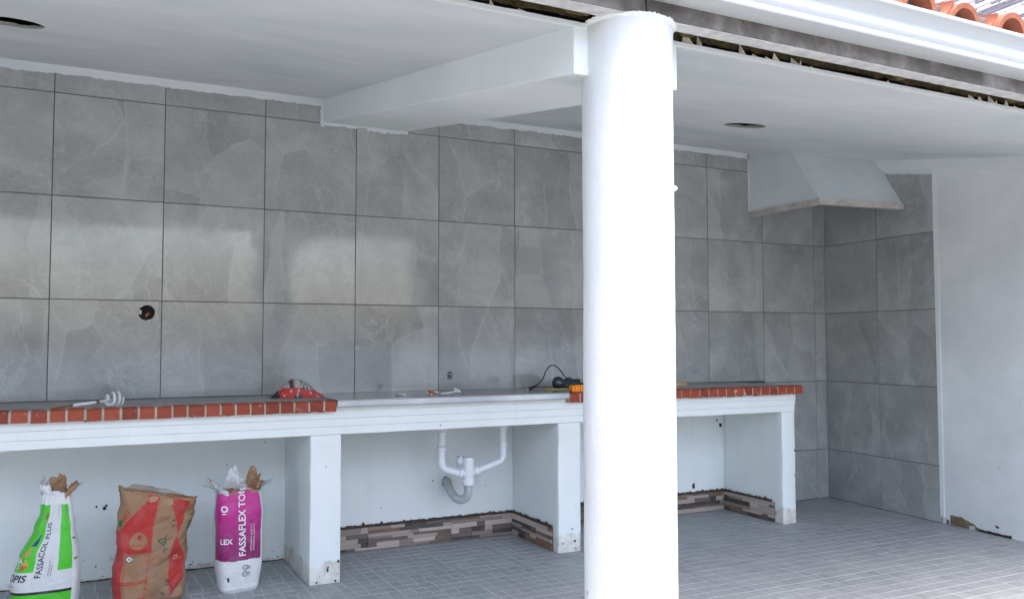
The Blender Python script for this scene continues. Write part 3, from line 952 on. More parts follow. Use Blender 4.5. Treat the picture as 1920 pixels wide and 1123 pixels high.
# ------------------------------------------------------------------ counter
ct = empty('masonry_counter', (3.0, -0.33, 0))
tag(ct, 'long white masonry counter with a red brick edge and open bays below', 'counter')
O = V(3.0, -0.33, 0)
AF = -0.655
def cbox(name, x0, x1, y0, y1, z0, z1, mat, bev=0.0, seg=1):
    o = box(name, x0 - O.x, x1 - O.x, y0 - O.y, y1 - O.y, z0, z1, mat, ct, bev, seg)
    return o
CTOP = 1.0445
XE = 5.70
cbox('slab', -3.598, 2.088, -0.60, 0.002, 0.92, 1.0, 'paint', 0)
cbox('slab', 3.64, XE - 0.004, -0.60, 0.002, 0.92, 1.0, 'paint', 0)
cbox('mortar_bed', -3.598, 2.090, -0.655, 0.0035, 1.0005, CTOP, 'cement_top', 0)
cbox('mortar_bed', 3.638, XE + 0.012, -0.655, 0.0035, 1.0005, CTOP, 'cement_top', 0)
pf = [(-0.58, 0.849), (AF, 0.849), (AF, 0.892), (AF - 0.006, 0.897), (AF - 0.006, 0.938), (AF - 0.013, 0.944), (AF - 0.013, 0.984), (-0.58, 0.984)]
jit_x = arange(-3.598, XE, 0.05)
vs, fs = [], []
for x in jit_x:
    for i, (y, z) in enumerate(pf):
        dy = 0.0016 * nz(x * 3, z * 30) + 0.0009 * nz(x * 15, z * 40)
        dz = 0.0022 * nz(x * 4, i) if i in (0, 1, 2, 3, 4, 5) else 0
        vs.append((x - O.x, y + (dy if 0 < i < 7 else 0) - O.y, z + dz))
n = len(pf)
for i in range(len(jit_x) - 1):
    for k in range(n): fs.append((i * n + k, i * n + (k + 1) % n, (i + 1) * n + (k + 1) % n, (i + 1) * n + k))
fs += [tuple(range(n)), tuple(range(len(vs) - n, len(vs)))]
from_py('apron', vs, fs, 'paint', ct)
def pillar(x0, x1):
    bm = bmesh.new()
    n1, n2, n3 = 5, 24, 16
    bx(bm, x0 - O.x, x1 - O.x, AF - O.y, 0.0115 - O.y, -0.004, 0.8475, 0.006, 2)
    bmesh.ops.subdivide_edges(bm, edges=[e for e in bm.edges if e.calc_length() > 0.3], cuts=14, use_grid_fill=True)
    for v in bm.verts:
        v.co.x += 0.003 * nz(v.co.z * 5, v.co.y * 5, x0) + 0.0015 * nz(v.co.z * 22, v.co.y * 20, x0)
        v.co.y += 0.002 * nz(v.co.z * 6, v.co.x * 9, x0 + 4) * (v.co.y < 0.2)
    o = from_bm('pillar', bm, 'paint', ct); autosmooth(o, 30)
    return o
for a, b in ((-1.55, -1.38), (1.959, 2.138), (3.597, 3.768), (5.567, 5.70)): pillar(a, b)
# brick edging
BZ0, BZ1, BF, BB = 0.9855, 1.0475, -0.712, -0.632
def brick_mesh(wd):
    pr = [(BB, BZ0), (BF, BZ0)]
    rr = 0.016
    pr += [(BF, BZ1 - rr)] + [(BF + rr - rr * math.cos(a), BZ1 - rr + rr * math.sin(a)) for a in (0.35, 0.8, 1.2)] + [(BF + rr, BZ1), (BB, BZ1)]
    b = 0.0015
    n = len(pr)
    vs = []
    for x, ins in ((-wd / 2, b), (-wd / 2 + b, 0), (wd / 2 - b, 0), (wd / 2, b)):
        for (y, z) in pr:
            cy, cz = (BF + BB) / 2, (BZ0 + BZ1) / 2
            yy = y + (ins if y < cy else -ins); zz = z + (ins if z < cz else -ins)
            vs.append((x, yy - (BF + BB) / 2, zz - (BZ0 + BZ1) / 2))
    fs = [(j * n + i, j * n + (i + 1) % n, (j + 1) * n + (i + 1) % n, (j + 1) * n + i) for j in range(3) for i in range(n)]
    fs += [tuple(range(n)), tuple(range(3 * n, 4 * n))]
    bm = bmesh.new(); bv = [bm.verts.new(v) for v in vs]
    for f in fs: bm.faces.new([bv[i] for i in f])
    bmesh.ops.recalc_face_normals(bm, faces=bm.faces)
    me = bpy.data.meshes.new('brick'); bm.to_mesh(me); bm.free(); me.materials.append(MAT['brick'])
    for p in me.polygons: p.use_smooth = True
    me.set_sharp_from_angle(angle=R(35))
    return me
brk = {}
rnd = random.Random(21)
def brick(x0, x1, dy=0.0, dz=0.0):
    wd = round((x1 - x0) / 0.004) * 0.004
    if wd not in brk: brk[wd] = brick_mesh(wd)
    o = link('brick', brk[wd], ct, ((x0 + x1) / 2 - O.x, (BF + BB) / 2 - O.y + dy, (BZ0 + BZ1) / 2 + dz))
    o.rotation_euler = (rnd.uniform(-0.02, 0.02), rnd.uniform(-0.012, 0.012), rnd.uniform(-0.02, 0.02))
jl = [-0.05, 0.035, 0.12, 0.205, 0.29, 0.376, 0.462, 0.547, 0.631, 0.711, 0.795, 0.876, 0.961, 1.045, 1.127, 1.21, 1.285, 1.375, 1.454, 1.533, 1.612, 1.69, 1.772, 1.852, 1.936, 2.022, 2.093]
while jl[0] > -1.6: jl.insert(0, jl[0] - 0.0845)
jr = [3.651, 3.735, 3.82, 3.905, 3.99, 4.074, 4.158, 4.242, 4.325, 4.41, 4.494, 4.577, 4.655, 4.738, 4.82, 4.902, 4.983, 5.064, 5.15, 5.233, 5.317, 5.399, 5.481, 5.564, 5.653, 5.733]
for js in (jl, jr):
    mg = 0.0112 if js is jl else 0.0075
    for i, (a, b) in enumerate(zip(js, js[1:])):
        brick(a + mg / 2, b - mg / 2 + (mg / 2 if i == len(js) - 2 else 0), rnd.uniform(-0.003, 0.003), rnd.uniform(-0.002, 0.002))
    k = 0.003
    p2 = [(BB - O.y, BZ0 + 0.004), (BF + k - O.y, BZ0 + 0.004), (BF + k - O.y, BZ1 - 0.018), (BF + 0.007 - O.y, BZ1 - 0.006), (BF + 0.018 - O.y, BZ1 - 0.002), (BB - O.y, BZ1 - 0.002)]
    prism_x('mortar', p2, js[0] - O.x, js[-1] - 0.006 - O.x, 'mortar', ct)
# crumbs of dark bedding mortar under the edge
for js in (jl, jr):
    x = max(js[0], 0.2)
    while x < js[-1] - 0.05:
        wd = rnd.uniform(0.012, 0.06)
        if rnd.random() < 0.55:
            h_ = rnd.uniform(0.002, 0.006)
            n_ = max(4, int(wd / 0.006))
            ragged('bedding_crumb', [x - O.x + wd * i / n_ for i in range(n_ + 1)], lambda u: BZ0 - 0.0005 - h_ * (0.6 + nz(u * 120)), lambda u: BZ0 + 0.004, lambda u, v, d: V(u, -0.688 - O.y - d, v), 'brown_mortar', ct, 0.012)
        x += wd + rnd.uniform(0.0, 0.05)
# skirting of split-stone strips in the two right bays
SKH = 0.150
def skirting(fmap, L, seed, flat=1):
    """fmap(u, z, d): u along, d proud of the wall"""
    rnd = random.Random(seed)
    o0 = fmap(0, 0, 0); ux = fmap(1, 0, 0) - o0; nn = fmap(0, 0, 1) - o0
    m3 = Matrix((ux, nn, V(0, 0, 1))).transposed().to_4x4()
    u0 = 0.0
    first = rnd.uniform(0.30, 0.59)
    seg = [0.0] + [first]
    while seg[-1] + 0.6 < L: seg.append(seg[-1] + 0.6)
    seg.append(L)
    for a, b in zip(seg, seg[1:]):
        if b - a < 0.03: continue
        bm = bmesh.new(); bx(bm, 0.0015, b - a - 0.0015, 0.0005, 0.006, 0.002, SKH)
        tl = from_bm('skirting_tile', bm, 'brown_mortar', ct)
        m4 = m3.copy(); m4.translation = fmap(a, 0, 0) - O
        tl.matrix_local = m4
        z = 0.003
        while z < SKH - 0.006:
            h = rnd.choice((0.016, 0.022, 0.028, 0.034)); h = min(h, SKH - z)
            if SKH - z - h < 0.010: h = SKH - z
            u = 0.0
            while u < b - a - 0.004:
                l_ = rnd.choice((0.06, 0.10, 0.16, 0.22, 0.30)); l_ = min(l_, b - a - u)
                if b - a - u - l_ < 0.03: l_ = b - a - u
                th = rnd.uniform(0.004, 0.010)
                sk = rnd.uniform(-0.004, 0.004)
                x0, x1 = 0.0008, l_ - 0.0008
                vs = [(x0 - sk, 0, -h / 2 + .0006), (x1 + sk, 0, -h / 2 + .0006), (x1 - sk, 0, h / 2 - .0006), (x0 + sk, 0, h / 2 - .0006)]
                vs += [(p[0], th, p[2]) for p in vs]
                o = from_py('stone_strip', vs, [(0, 1, 5, 4), (1, 2, 6, 5), (2, 3, 7, 6), (3, 0, 4, 7), (4, 5, 6, 7), (3, 2, 1, 0)], 'strip', tl)
                o.location = (u + 0.001, 0.006, z + h / 2)
                u += l_
            z += h
    ragged('mortar_line', arange(0, L, 0.007), lambda u: SKH - 0.002, lambda u: SKH + 0.012 + 0.008 * (nz(u * 22, seed) + 0.6) + 0.018 * max(0, nz(u * 55, seed + 2)) + 0.05 * max(0, nz(u * 31, seed + 5) - 0.32), lambda u, v, d: fmap(u, v, d) - O, 'brown_mortar', ct, 0.009)
skirting(lambda u, z, d: V(2.139 + u, 0.0118 - d, z), 1.452, 4)
skirting(lambda u, z, d: V(3.594 - d, -0.004 - u, z), 0.585, 8)
skirting(lambda u, z, d: V(3.77 + u, 0.0118 - d, z), 1.79, 15)
skirting(lambda u, z, d: V(5.563 - d, -0.004 - u, z), 0.545, 23)
# mortar splats on the whitewash of the bays
wallb = lambda u, v, d: V(u, 0.0118 - d, v) - O
for (x, z, r) in ((0.913, 0.414, 0.012), (0.924, 0.43, 0.007), (0.871, 0.427, 0.006), (5.535, 0.69, 0.016), (5.50, 0.735, 0.010), (5.246, 0.205, 0.018), (5.25, 0.225, 0.011), (2.976, 0.423, 0.004), (3.24, 0.50, 0.004), (2.60, 0.27, 0.004), (1.72, 0.30, 0.007), (1.60, 0.62, 0.004), (0.33, 0.44, 0.012), (3.05, 0.395, 0.004), (1.83, 0.75, 0.004), (3.38, 0.36, 0.004)):
    pts = [(x + r * (0.55 + 0.7 * rnd.random()) * math.cos(a), z + 1.25 * r * (0.55 + 0.7 * rnd.random()) * math.sin(a)) for a in [k * 0.7 for k in range(9)]]
    blob('mortar_splat', pts, wallb, 'splat', ct, 0.004)
fr = lambda u, v, d: V(u, AF - 0.0035 - d, v) - O
for (x, z, r) in ((2.05, 0.665, 0.004), (2.125, 0.12, 0.007), (2.062, 0.075, 0.008), (2.066, 0.09, 0.006), (3.70, 0.15, 0.006), (3.72, 0.07, 0.008), (3.63, 0.06, 0.006), (5.69, 0.55, 0.007), (5.69, 0.36, 0.005), (2.76, 0.872, 0.004), (2.11, 0.012, 0.007), (2.0, 0.012, 0.006)):
    pts = [(x + r * (0.5 + 0.7 * rnd.random()) * math.cos(a), z + 1.2 * r * (0.5 + 0.7 * rnd.random()) * math.sin(a)) for a in [k * 0.7 for k in range(9)]]
    blob('mortar_splat', pts, fr, 'splat', ct, 0.003)
# grime line where wall meets floor in the left bay
ragged('mortar_line', arange(0.0, 1.955, 0.008), lambda u: 0.0005, lambda u: 0.004 + 0.012 * max(0, nz(u * 9, 3)) + 0.008 * max(0, nz(u * 45, 6)), lambda u, v, d: wallb(u, v, d), 'brown_mortar', ct, 0.006)

# ------------------------------------------------------------------ steel sink worktop
sk = empty('sink_worktop', (2.87, -0.36, 1.0))
tag(sk, 'brushed steel sink worktop set between the two brick edgings', 'sink')
SO = V(2.87, -0.36, 1.0)
X0, X1, YF, YB, ZT = 2.096, 3.646, -0.722, 0.0, 1.0505
plate('top_sheet', X0, X1, YF, YB - 0.001, [], 0.003, lambda u, v, d: V(u, v, ZT - d) - SO, 'steel', sk)
bm = bmesh.new(); bx(bm, X0 - SO.x, X1 - SO.x, YF - 0.0008 - SO.y, YF + 0.012 - SO.y, 1.0125 - SO.z, ZT - 0.0032 - SO.z, 0.002)
from_bm('front_edge', bm, 'steel_edge', sk)
cbox('apron', 2.0945, 3.6495, AF - 0.0125, -0.60, 0.9845, 1.0118, 'paint', 0.003)
box('back_rail', X0 - SO.x, X1 - SO.x, -0.03 - SO.y, 0.0 - SO.y, 0.985 - SO.z, ZT - 0.004 - SO.z, 'cement_top', sk)
# ------------------------------------------------------------------ drain
dr = empty('sink_drain', (3.106, -0.3, 0.5))
tag(dr, 'white plastic twin sink waste pipes with a trap and grey corrugated hose', 'drain pipe')
DO = V(3.106, -0.3, 0.5)
def dtube(name, pts, r, mat='pvc', n=16): return tube(name, [Vector(p) - DO for p in pts], r, mat, dr, n)
for x in (2.915, 3.362):
    lathe('waste_cup', [(0.053, 0.0), (0.054, -0.035), (0.049, -0.043), (0.046, -0.062), (0.033, -0.080), (0.029, -0.083), (0.029, -0.10)], 'pvc', dr, 24, V(x, -0.3, 0.872) - DO)
pl = spline([(2.915, -0.3, 0.80), (2.913, -0.3, 0.70), (2.912, -0.3, 0.61), (2.916, -0.3, 0.575), (2.935, -0.3, 0.548), (2.965, -0.3, 0.535), (3.02, -0.3, 0.518), (3.08, -0.3, 0.503)], 6)
dtube('waste_pipe', pl, 0.0255)
pr_ = spline([(3.362, -0.3, 0.80), (3.364, -0.3, 0.70), (3.366, -0.3, 0.63), (3.362, -0.3, 0.60), (3.345, -0.3, 0.575), (3.31, -0.3, 0.562), (3.22, -0.3, 0.535), (3.13, -0.3, 0.508)], 6)
dtube('waste_pipe', pr_, 0.0245)
dtube('collar', [(2.914, -0.3, 0.695), (2.913, -0.3, 0.69), (2.913, -0.3, 0.668), (2.913, -0.3, 0.663)], [0.028, 0.031, 0.031, 0.028])
dtube('collar', [(2.914, -0.3, 0.701), (2.914, -0.3, 0.697)], [0.027, 0.027], 'hose')
dtube('collar', [(3.364, -0.3, 0.70), (3.364, -0.3, 0.695), (3.365, -0.3, 0.675), (3.365, -0.3, 0.67)], [0.027, 0.030, 0.030, 0.027])
dtube('collar', [(3.035, -0.3, 0.515), (3.040, -0.3, 0.5135), (3.062, -0.3, 0.508), (3.066, -0.3, 0.507)], [0.028, 0.033, 0.033, 0.028])
dtube('collar', [(3.150, -0.3, 0.514), (3.155, -0.3, 0.5155), (3.178, -0.3, 0.522), (3.182, -0.3, 0.523)], [0.028, 0.033, 0.033, 0.028])
lathe('trap_body', [(0.028, -0.06), (0.037, -0.05), (0.037, 0.105), (0.034, 0.113), (0.024, 0.116)], 'pvc', dr, 24, (0, 0, 0))
dtube('trap_cap', [(3.106, -0.30, 0.585), (3.085, -0.262, 0.585), (3.083, -0.258, 0.585), (3.068, -0.231, 0.585), (3.066, -0.228, 0.585)], [0.031, 0.031, 0.037, 0.037, 0.032])
lathe('trap_nut', [(0.035, -0.074), (0.042, -0.068), (0.042, -0.034), (0.037, -0.028)], 'pvc', dr, 12, (0, 0, 0))
hp = spline([(3.106, -0.3, 0.435), (3.107, -0.298, 0.39), (3.100, -0.285, 0.35), (3.080, -0.25, 0.327), (3.055, -0.20, 0.335), (3.05, -0.13, 0.368), (3.055, -0.07, 0.40), (3.07, -0.03, 0.413), (3.076, 0.02, 0.413)], 16)
dtube('corrugated_hose', hp, [0.027 + (0.0022 if k % 4 < 2 else -0.0008) for k in range(len(hp))], 'hose', 14)
ring = []
bm = bmesh.new(); pv = None
for i in range(25):
    a = 2 * math.pi * i / 24
    e = 0.029 + 0.006 * abs(nz(i * 0.7, 3))
    cur = [bm.verts.new(V(3.074 + 0.02 * math.cos(a), 0.0105, 0.412 + 0.02 * math.sin(a)) - DO), bm.verts.new(V(3.074 + e * math.cos(a), 0.0095, 0.412 + 1.1 * e * math.sin(a)) - DO)]
    if pv: bm.faces.new((pv[0], cur[0], cur[1], pv[1]))
    pv = cur
from_bm('wall_hole', bm, 'black', dr)

# ------------------------------------------------------------------ bags of cement
def superell(n, m=720):
    pts = []
    for k in range(m + 1):
        a = -math.pi / 2 + 2 * math.pi * k / m - math.pi      # starts at the back, front in the middle
        c, s_ = math.cos(a), math.sin(a)
        pts.append((math.copysign(abs(c) ** (2 / n), c), math.copysign(abs(s_) ** (2 / n), s_)))
    return pts
class Bag:
    def __init__(s, name, label, loc, rz, H, prof, n, wrinkle, colour, mat, seed, fill=0.86, tilt=0.0):
        s.root = empty(name, loc, rz); tag(s.root, label, 'cement bag', 'opened bags under the counter')
        s.H, s.prof, s.wr, s.seed, s.tilt = H, prof, wrinkle, seed, tilt
        sp_ = superell(n)
        a, b = prof(0.5)[2:4]
        L = [0]
        for p, q in zip(sp_, sp_[1:]): L.append(L[-1] + math.hypot((q[0] - p[0]) * a, (q[1] - p[1]) * b))
        s.L = L[-1]; s.sp_ = sp_; s.Ls = L
        NU, NV = 260, 170
        vs, cols = [], []
        for j in range(NV + 1):
            v = j / NV
            for i in range(NU):
                f = i / NU - 0.5
                vs.append(s.S(f, v)); cols.append(colour(f * s.L, v * H))
        fs = [(j * NU + i, j * NU + (i + 1) % NU, (j + 1) * NU + (i + 1) % NU, (j + 1) * NU + i) for j in range(NV) for i in range(NU)]
        fs.append(tuple(range(NU))[::-1])
        me = bpy.data.meshes.new('sack')
        me.from_pydata([tuple(v) for v in vs], [], fs)
        ca = me.color_attributes.new('print', 'FLOAT_COLOR', 'POINT')
        for k, c in enumerate(cols): ca.data[k].color = (*c, 1)
        for p in me.polygons: p.use_smooth = True
        me.materials.append(MAT[mat])
        s.sack = link('sack', me, s.root)
        # lining and what is left inside
        vs = []
        N = 80
        for v in (1.0, fill):
            for i in range(N):
                f = i / N - 0.5
                p = s.S(f, v); c = V(*s.prof(v)[:2], v * H)
                vs.append(c + (p - c) * 0.965 + V(0, 0, 0.0 if v < 1 else -0.002))
        fs = [(i, (i + 1) % N, N + (i + 1) % N, N + i) for i in range(N)] + [tuple(range(N, 2 * N))]
        from_py('lining', vs, fs, 'kraft', s.root)
    def fu(s, f):
        t = (f % 1.0 + 0.5) % 1.0 * s.L
        lo, hi = 0, len(s.Ls) - 1
        while hi - lo > 1:
            m = (lo + hi) // 2
            if s.Ls[m] <= t: lo = m
            else: hi = m
        k = (t - s.Ls[lo]) / max(1e-9, s.Ls[hi] - s.Ls[lo])
        p, q = s.sp_[lo], s.sp_[hi]
        return p[0] + (q[0] - p[0]) * k, p[1] + (q[1] - p[1]) * k
    def S(s, f, v, off=0.0):
        cx, cy, a, b = s.prof(v)
        x, y = s.fu(f)
        h = s.wr(f * s.L, v * s.H, s.seed) + off
        l_ = math.hypot(x, y) or 1
        return V(cx + a * x + h * x / l_, cy + b * y + h * y / l_, v * s.H * (1 + s.tilt * x * v * v) + (0.012 * nz(x * 2.2, y * 2.2, s.seed + 11) * max(0, v - 0.8) / 0.2))
    def text(s, txt, size, f0, z0, ang, mat, off=0.0022, shear=0.0, bold=0.0, sx=1.0):
        cu = bpy.data.curves.new('lettering', 'FONT')
        cu.body = txt; cu.size = size; cu.align_x = 'LEFT'; cu.align_y = 'CENTER'; cu.offset = bold; cu.shear = shear
        cu.resolution_u = 3
        ob = bpy.data.objects.new('lettering', cu); COL.objects.link(ob)
        dg = bpy.context.evaluated_depsgraph_get()
        me = bpy.data.meshes.new_from_object(ob.evaluated_get(dg))
        bpy.data.objects.remove(ob)
        bm = bmesh.new(); bm.from_mesh(me); bpy.data.meshes.remove(me)
        bmesh.ops.triangulate(bm, faces=bm.faces[:])
        for _ in range(2):
            es = [e for e in bm.edges if e.calc_length() > size * 0.3]
            if es: bmesh.ops.subdivide_edges(bm, edges=es, cuts=1)
            bmesh.ops.triangulate(bm, faces=bm.faces[:])
        c, s_ = math.cos(ang), math.sin(ang)
        for v in bm.verts:
            x, y = v.co.x * sx, v.co.y
            u, w_ = x * c - y * s_, x * s_ + y * c
            v.co = s.S(f0 + u / s.L, max(0.0, min(1.0, (z0 + w_) / s.H)), off)
        me = bpy.data.meshes.new('lettering'); bm.to_mesh(me); bm.free(); me.materials.append(MAT[mat])
        return link('lettering', me, s.root)
    def stroke(s, pts, wd, mat, off=0.002):
        vs, fs = [], []
        P2 = [Vector((p[0], p[1])) for p in pts]
        for i, p in enumerate(P2):
            d = P2[min(i + 1, len(P2) - 1)] - P2[max(i - 1, 0)]
            d.normalize()
            nn = Vector((-d.y, d.x)) * wd / 2
            for q in (p + nn, p - nn): vs.append(s.S(q.x / s.L, max(0, min(1, q.y / s.H)), off))
        fs = [(2 * i, 2 * i + 1, 2 * i + 3, 2 * i + 2) for i in range(len(P2) - 1)]
        return from_py('mark', vs, fs, mat, s.root)
    def flap(s, f0, f1, h, lean, curl, rag, seed, mo='bag_white', mi='kraft', twist=0.0, taper=0.3, name='torn_flap'):
        N, K = 30, 16
        vs = []
        for layer in (0, 1):
            for j in range(K + 1):
                t = j / K
                for i in range(N + 1):
                    q = i / N
                    qq = q + (0.5 - q) * taper * t * t + twist * t
                    f = f0 + (f1 - f0) * qq
                    p = s.S(f, 0.975)
                    c = V(*s.prof(1.0)[:2], p.z)
                    d = (p - c); d.z = 0; d.normalize()
                    tg = V(-d.y, d.x, 0)
                    tear = abs(nz(q * 2.3, seed)) * 1.3 + 0.6 * abs(nz(q * 6.1, seed + 2)) + 0.35 * abs(nz(q * 17, seed + 5)) + 0.5 * (2 * q - 1) ** 4
                    hh = h * max(0.12, 1 - rag * tear)
                    out = lean * t + curl * t * t
                    cr = 0.020 * nz(q * 2.2, t * 2.0, seed) + 0.016 * (abs(nz(q * 3.7 + t * 2, t * 3.1, seed + 1)) - 0.2) + 0.006 * nz(q * 9, t * 8, seed)
                    wob = cr * min(1, t * 2.2) * min(1, h / 0.07)
                    vs.append(p + d * (hh * out + wob - (0.0016 if layer else 0)) + tg * (0.5 * wob) + V(0, 0, hh * t * max(0.2, 1 - 0.4 * abs(out))))
        W = N + 1; B = W * (K + 1)
        bm = bmesh.new(); bv = [bm.verts.new(v) for v in vs]
        for j in range(K):
            for i in range(N):
                a = j * W + i
                f = bm.faces.new([bv[k] for k in (a, a + 1, a + 1 + W, a + W)]); f.material_index = 0
                f = bm.faces.new([bv[B + k] for k in (a + W, a + 1 + W, a + 1, a)]); f.material_index = 1
        me = bpy.data.meshes.new(name); bm.to_mesh(me); bm.free()
        for m in (mo, mi): me.materials.append(MAT[m])
        for p in me.polygons: p.use_smooth = True
        return link(name, me, s.root)

def lerp(tab, v):
    for (v0, *a), (v1, *b) in zip(tab, tab[1:]):
        if v <= v1:
            t = (v - v0) / (v1 - v0); t = max(0, min(1, t)); t = t * t * (3 - 2 * t)
            return [p + (q - p) * t for p, q in zip(a, b)]
    return list(tab[-1][1:])

# magenta and white bag
WH, MG, MG2, KR = (0.68, 0.69, 0.69), (0.52, 0.016, 0.24), (0.24, 0.012, 0.12), (0.30, 0.165, 0.085)
pm = lambda v: lerp([(0, 0.0, 0.0, 0.098, 0.078), (0.04, 0.0, 0, 0.109, 0.088), (0.3, 0.002, 0, 0.124, 0.100), (0.75, -0.002, 0, 0.128, 0.098), (0.92, -0.002, 0, 0.122, 0.084), (1, -0.002, 0.0, 0.114, 0.076)], v)
def wr_m(u, z, sd): return 0.006 * (abs(nz(u * 7 + z * 4, z * 6, sd + 7)) - 0.25) + 0.005 * nz(u * 6, z * 5, sd) + 0.0022 * nz(u * 18, z * 14, sd) + 0.003 * max(0, (z - 0.45) / 0.1) * nz(u * 30, z * 8, sd + 3) + 0.002 * max(0, 1 - z / 0.08) * nz(u * 28, z * 30, sd)
def c_m(u, z):
    if -0.20 < u < 0.105:
        if z > 0.178 + 0.002 * math.sin(u * 30):
            t = max(0, min(1, (z - 0.19) / 0.3))
            c = tuple(a + (b - a) * t for a, b in zip(MG2, MG))
            if 0.185 < z < 0.40 and u > -0.02:
                k = nz(math.floor(u / 0.02) * 3.3, math.floor(z / 0.016) * 2.7)
                if k > 0.1: c = tuple(x * 0.72 for x in c)
            return c
    if u > 0.125 and u < 0.19 and 0.18 < z < 0.52:
        if any(abs(z - q) < 0.004 for q in (0.33, 0.34, 0.39, 0.40, 0.45, 0.46)): return (0.30, 0.03, 0.16)
    return WH
b1 = Bag('cement_bag', 'torn open magenta and white bag, rightmost of the three bags', (1.585, -0.525, 0), R(6), 0.555, pm, 3.6, wr_m, c_m, 'print_film', 3.0)
b1.text('FASSAFLEX TOP', 0.052, -0.002 / b1.L, 0.200, math.pi / 2, 'ink_white', bold=0.0009)
b1.text('LEX', 0.040, -0.125 / b1.L, 0.285, 0, 'ink_white', bold=0.0010)
b1.text('EXTRA BIANCO  SUPER FLEX', 0.0115, 0.045 / b1.L, 0.225, math.pi / 2, 'ink_white')
b1.text('ULTRA BIANCO  SUPER FLEX', 0.0115, 0.060 / b1.L, 0.225, math.pi / 2, 'ink_white')
for zc in (0.138, 0.102):
    b1.stroke([(0.012 + 0.014 * math.cos(a), zc + 0.014 * math.sin(a)) for a in [k * math.pi / 10 for k in range(21)]], 0.003, 'ink_dark')
    b1.stroke([(0.012 + 0.007 * math.cos(a), zc + 0.007 * math.sin(a)) for a in [k * math.pi / 8 for k in range(17)]], 0.0016, 'ink_dark')
    b1.stroke([(0.028, zc - 0.005), (0.040, zc - 0.005)], 0.004, 'ink_dark'); b1.stroke([(0.028, zc + 0.005), (0.040, zc + 0.005)], 0.004, 'ink_dark')
b1.stroke([(-0.082, 0.065), (-0.082, 0.090)], 0.011, 'ink_dark')
b1.stroke([(-0.098 + 0.016 * math.cos(a), 0.465 + 0.014 * math.sin(a)) for a in [k * math.pi / 8 for k in range(17)]], 0.008, 'ink_white')
b1.stroke([(-0.11, 0.438), (-0.088, 0.438)], 0.005, 'ink_white')
b1.flap(-0.34, -0.13, 0.115, 0.25, 0.30, 0.30, 1.0, 'bag_white', 'kraft', taper=0.1)
b1.flap(-0.20, -0.10, 0.06, -0.2, 0.7, 0.35, 2.1, 'bag_white', 'bag_white', taper=0.2)
b1.flap(-0.10, 0.16, 0.035, -0.35, -0.3, 0.5, 2.7, 'kraft', 'kraft', taper=0.0)
b1.flap(0.40, 0.60, 0.165, -0.30, 0.05, 0.25, 4.3, 'bag_white', 'bag_white', taper=0.25, twist=0.12)
b1.flap(-0.02, 0.10, 0.05, -0.8, -0.1, 0.3, 4.9, 'bag_white', 'kraft', taper=0.1)
b1.flap(0.10, 0.24, 0.075, -0.15, 0.25, 0.4, 5.6, 'kraft', 'kraft', taper=0.1)
b1.flap(0.24, 0.42, 0.15, -0.05, 0.10, 0.35, 6.5, 'kraft', 'kraft', taper=0.3)
b1.flap(0.13, 0.31, 0.10, 0.55, 0.35, 0.3, 7.5, 'film', 'film', taper=0.0, name='film_shred')
b1.flap(-0.30, -0.17, 0.10, 0.75, 0.2, 0.35, 8.5, 'film', 'film', taper=0.2, name='film_shred')

# brown bag with red print
RD = (0.42, 0.030, 0.025)
pb = lambda v: lerp([(0, 0.0, 0, 0.165, 0.10), (0.05, 0, 0, 0.178, 0.112), (0.25, 0.0, 0, 0.186, 0.118), (0.55, 0.012, 0, 0.172, 0.110), (0.8, 0.026, 0, 0.190, 0.10), (1, 0.034, 0.0, 0.198, 0.070)], v)
def wr_b(u, z, sd):
    return 0.016 * (abs(nz(u * 6 + z * 5, z * 6 - u * 3, sd + 9)) - 0.25) + 0.009 * (abs(nz(u * 13 - z * 9, z * 12, sd + 12)) - 0.25) + 0.012 * nz(u * 4, z * 5, sd) + 0.007 * nz(u * 9 + z * 8, z * 3, sd + 2) + 0.004 * nz(u * 22, z * 18, sd + 4) + 0.012 * max(0, z / 0.56 - 0.75) * nz(u * 16, z * 3, sd + 6) - 0.006 * max(0, 0.25 - abs(nz(u * 5 - z * 6, z * 4, sd + 8))) / 0.25
def tri(p, a, b, c):
    d1 = (p[0] - b[0]) * (a[1] - b[1]) - (a[0] - b[0]) * (p[1] - b[1])
    d2 = (p[0] - c[0]) * (b[1] - c[1]) - (b[0] - c[0]) * (p[1] - c[1])
    d3 = (p[0] - a[0]) * (c[1] - a[1]) - (c[0] - a[0]) * (p[1] - a[1])
    return not ((d1 < 0 or d2 < 0 or d3 < 0) and (d1 > 0 or d2 > 0 or d3 > 0))
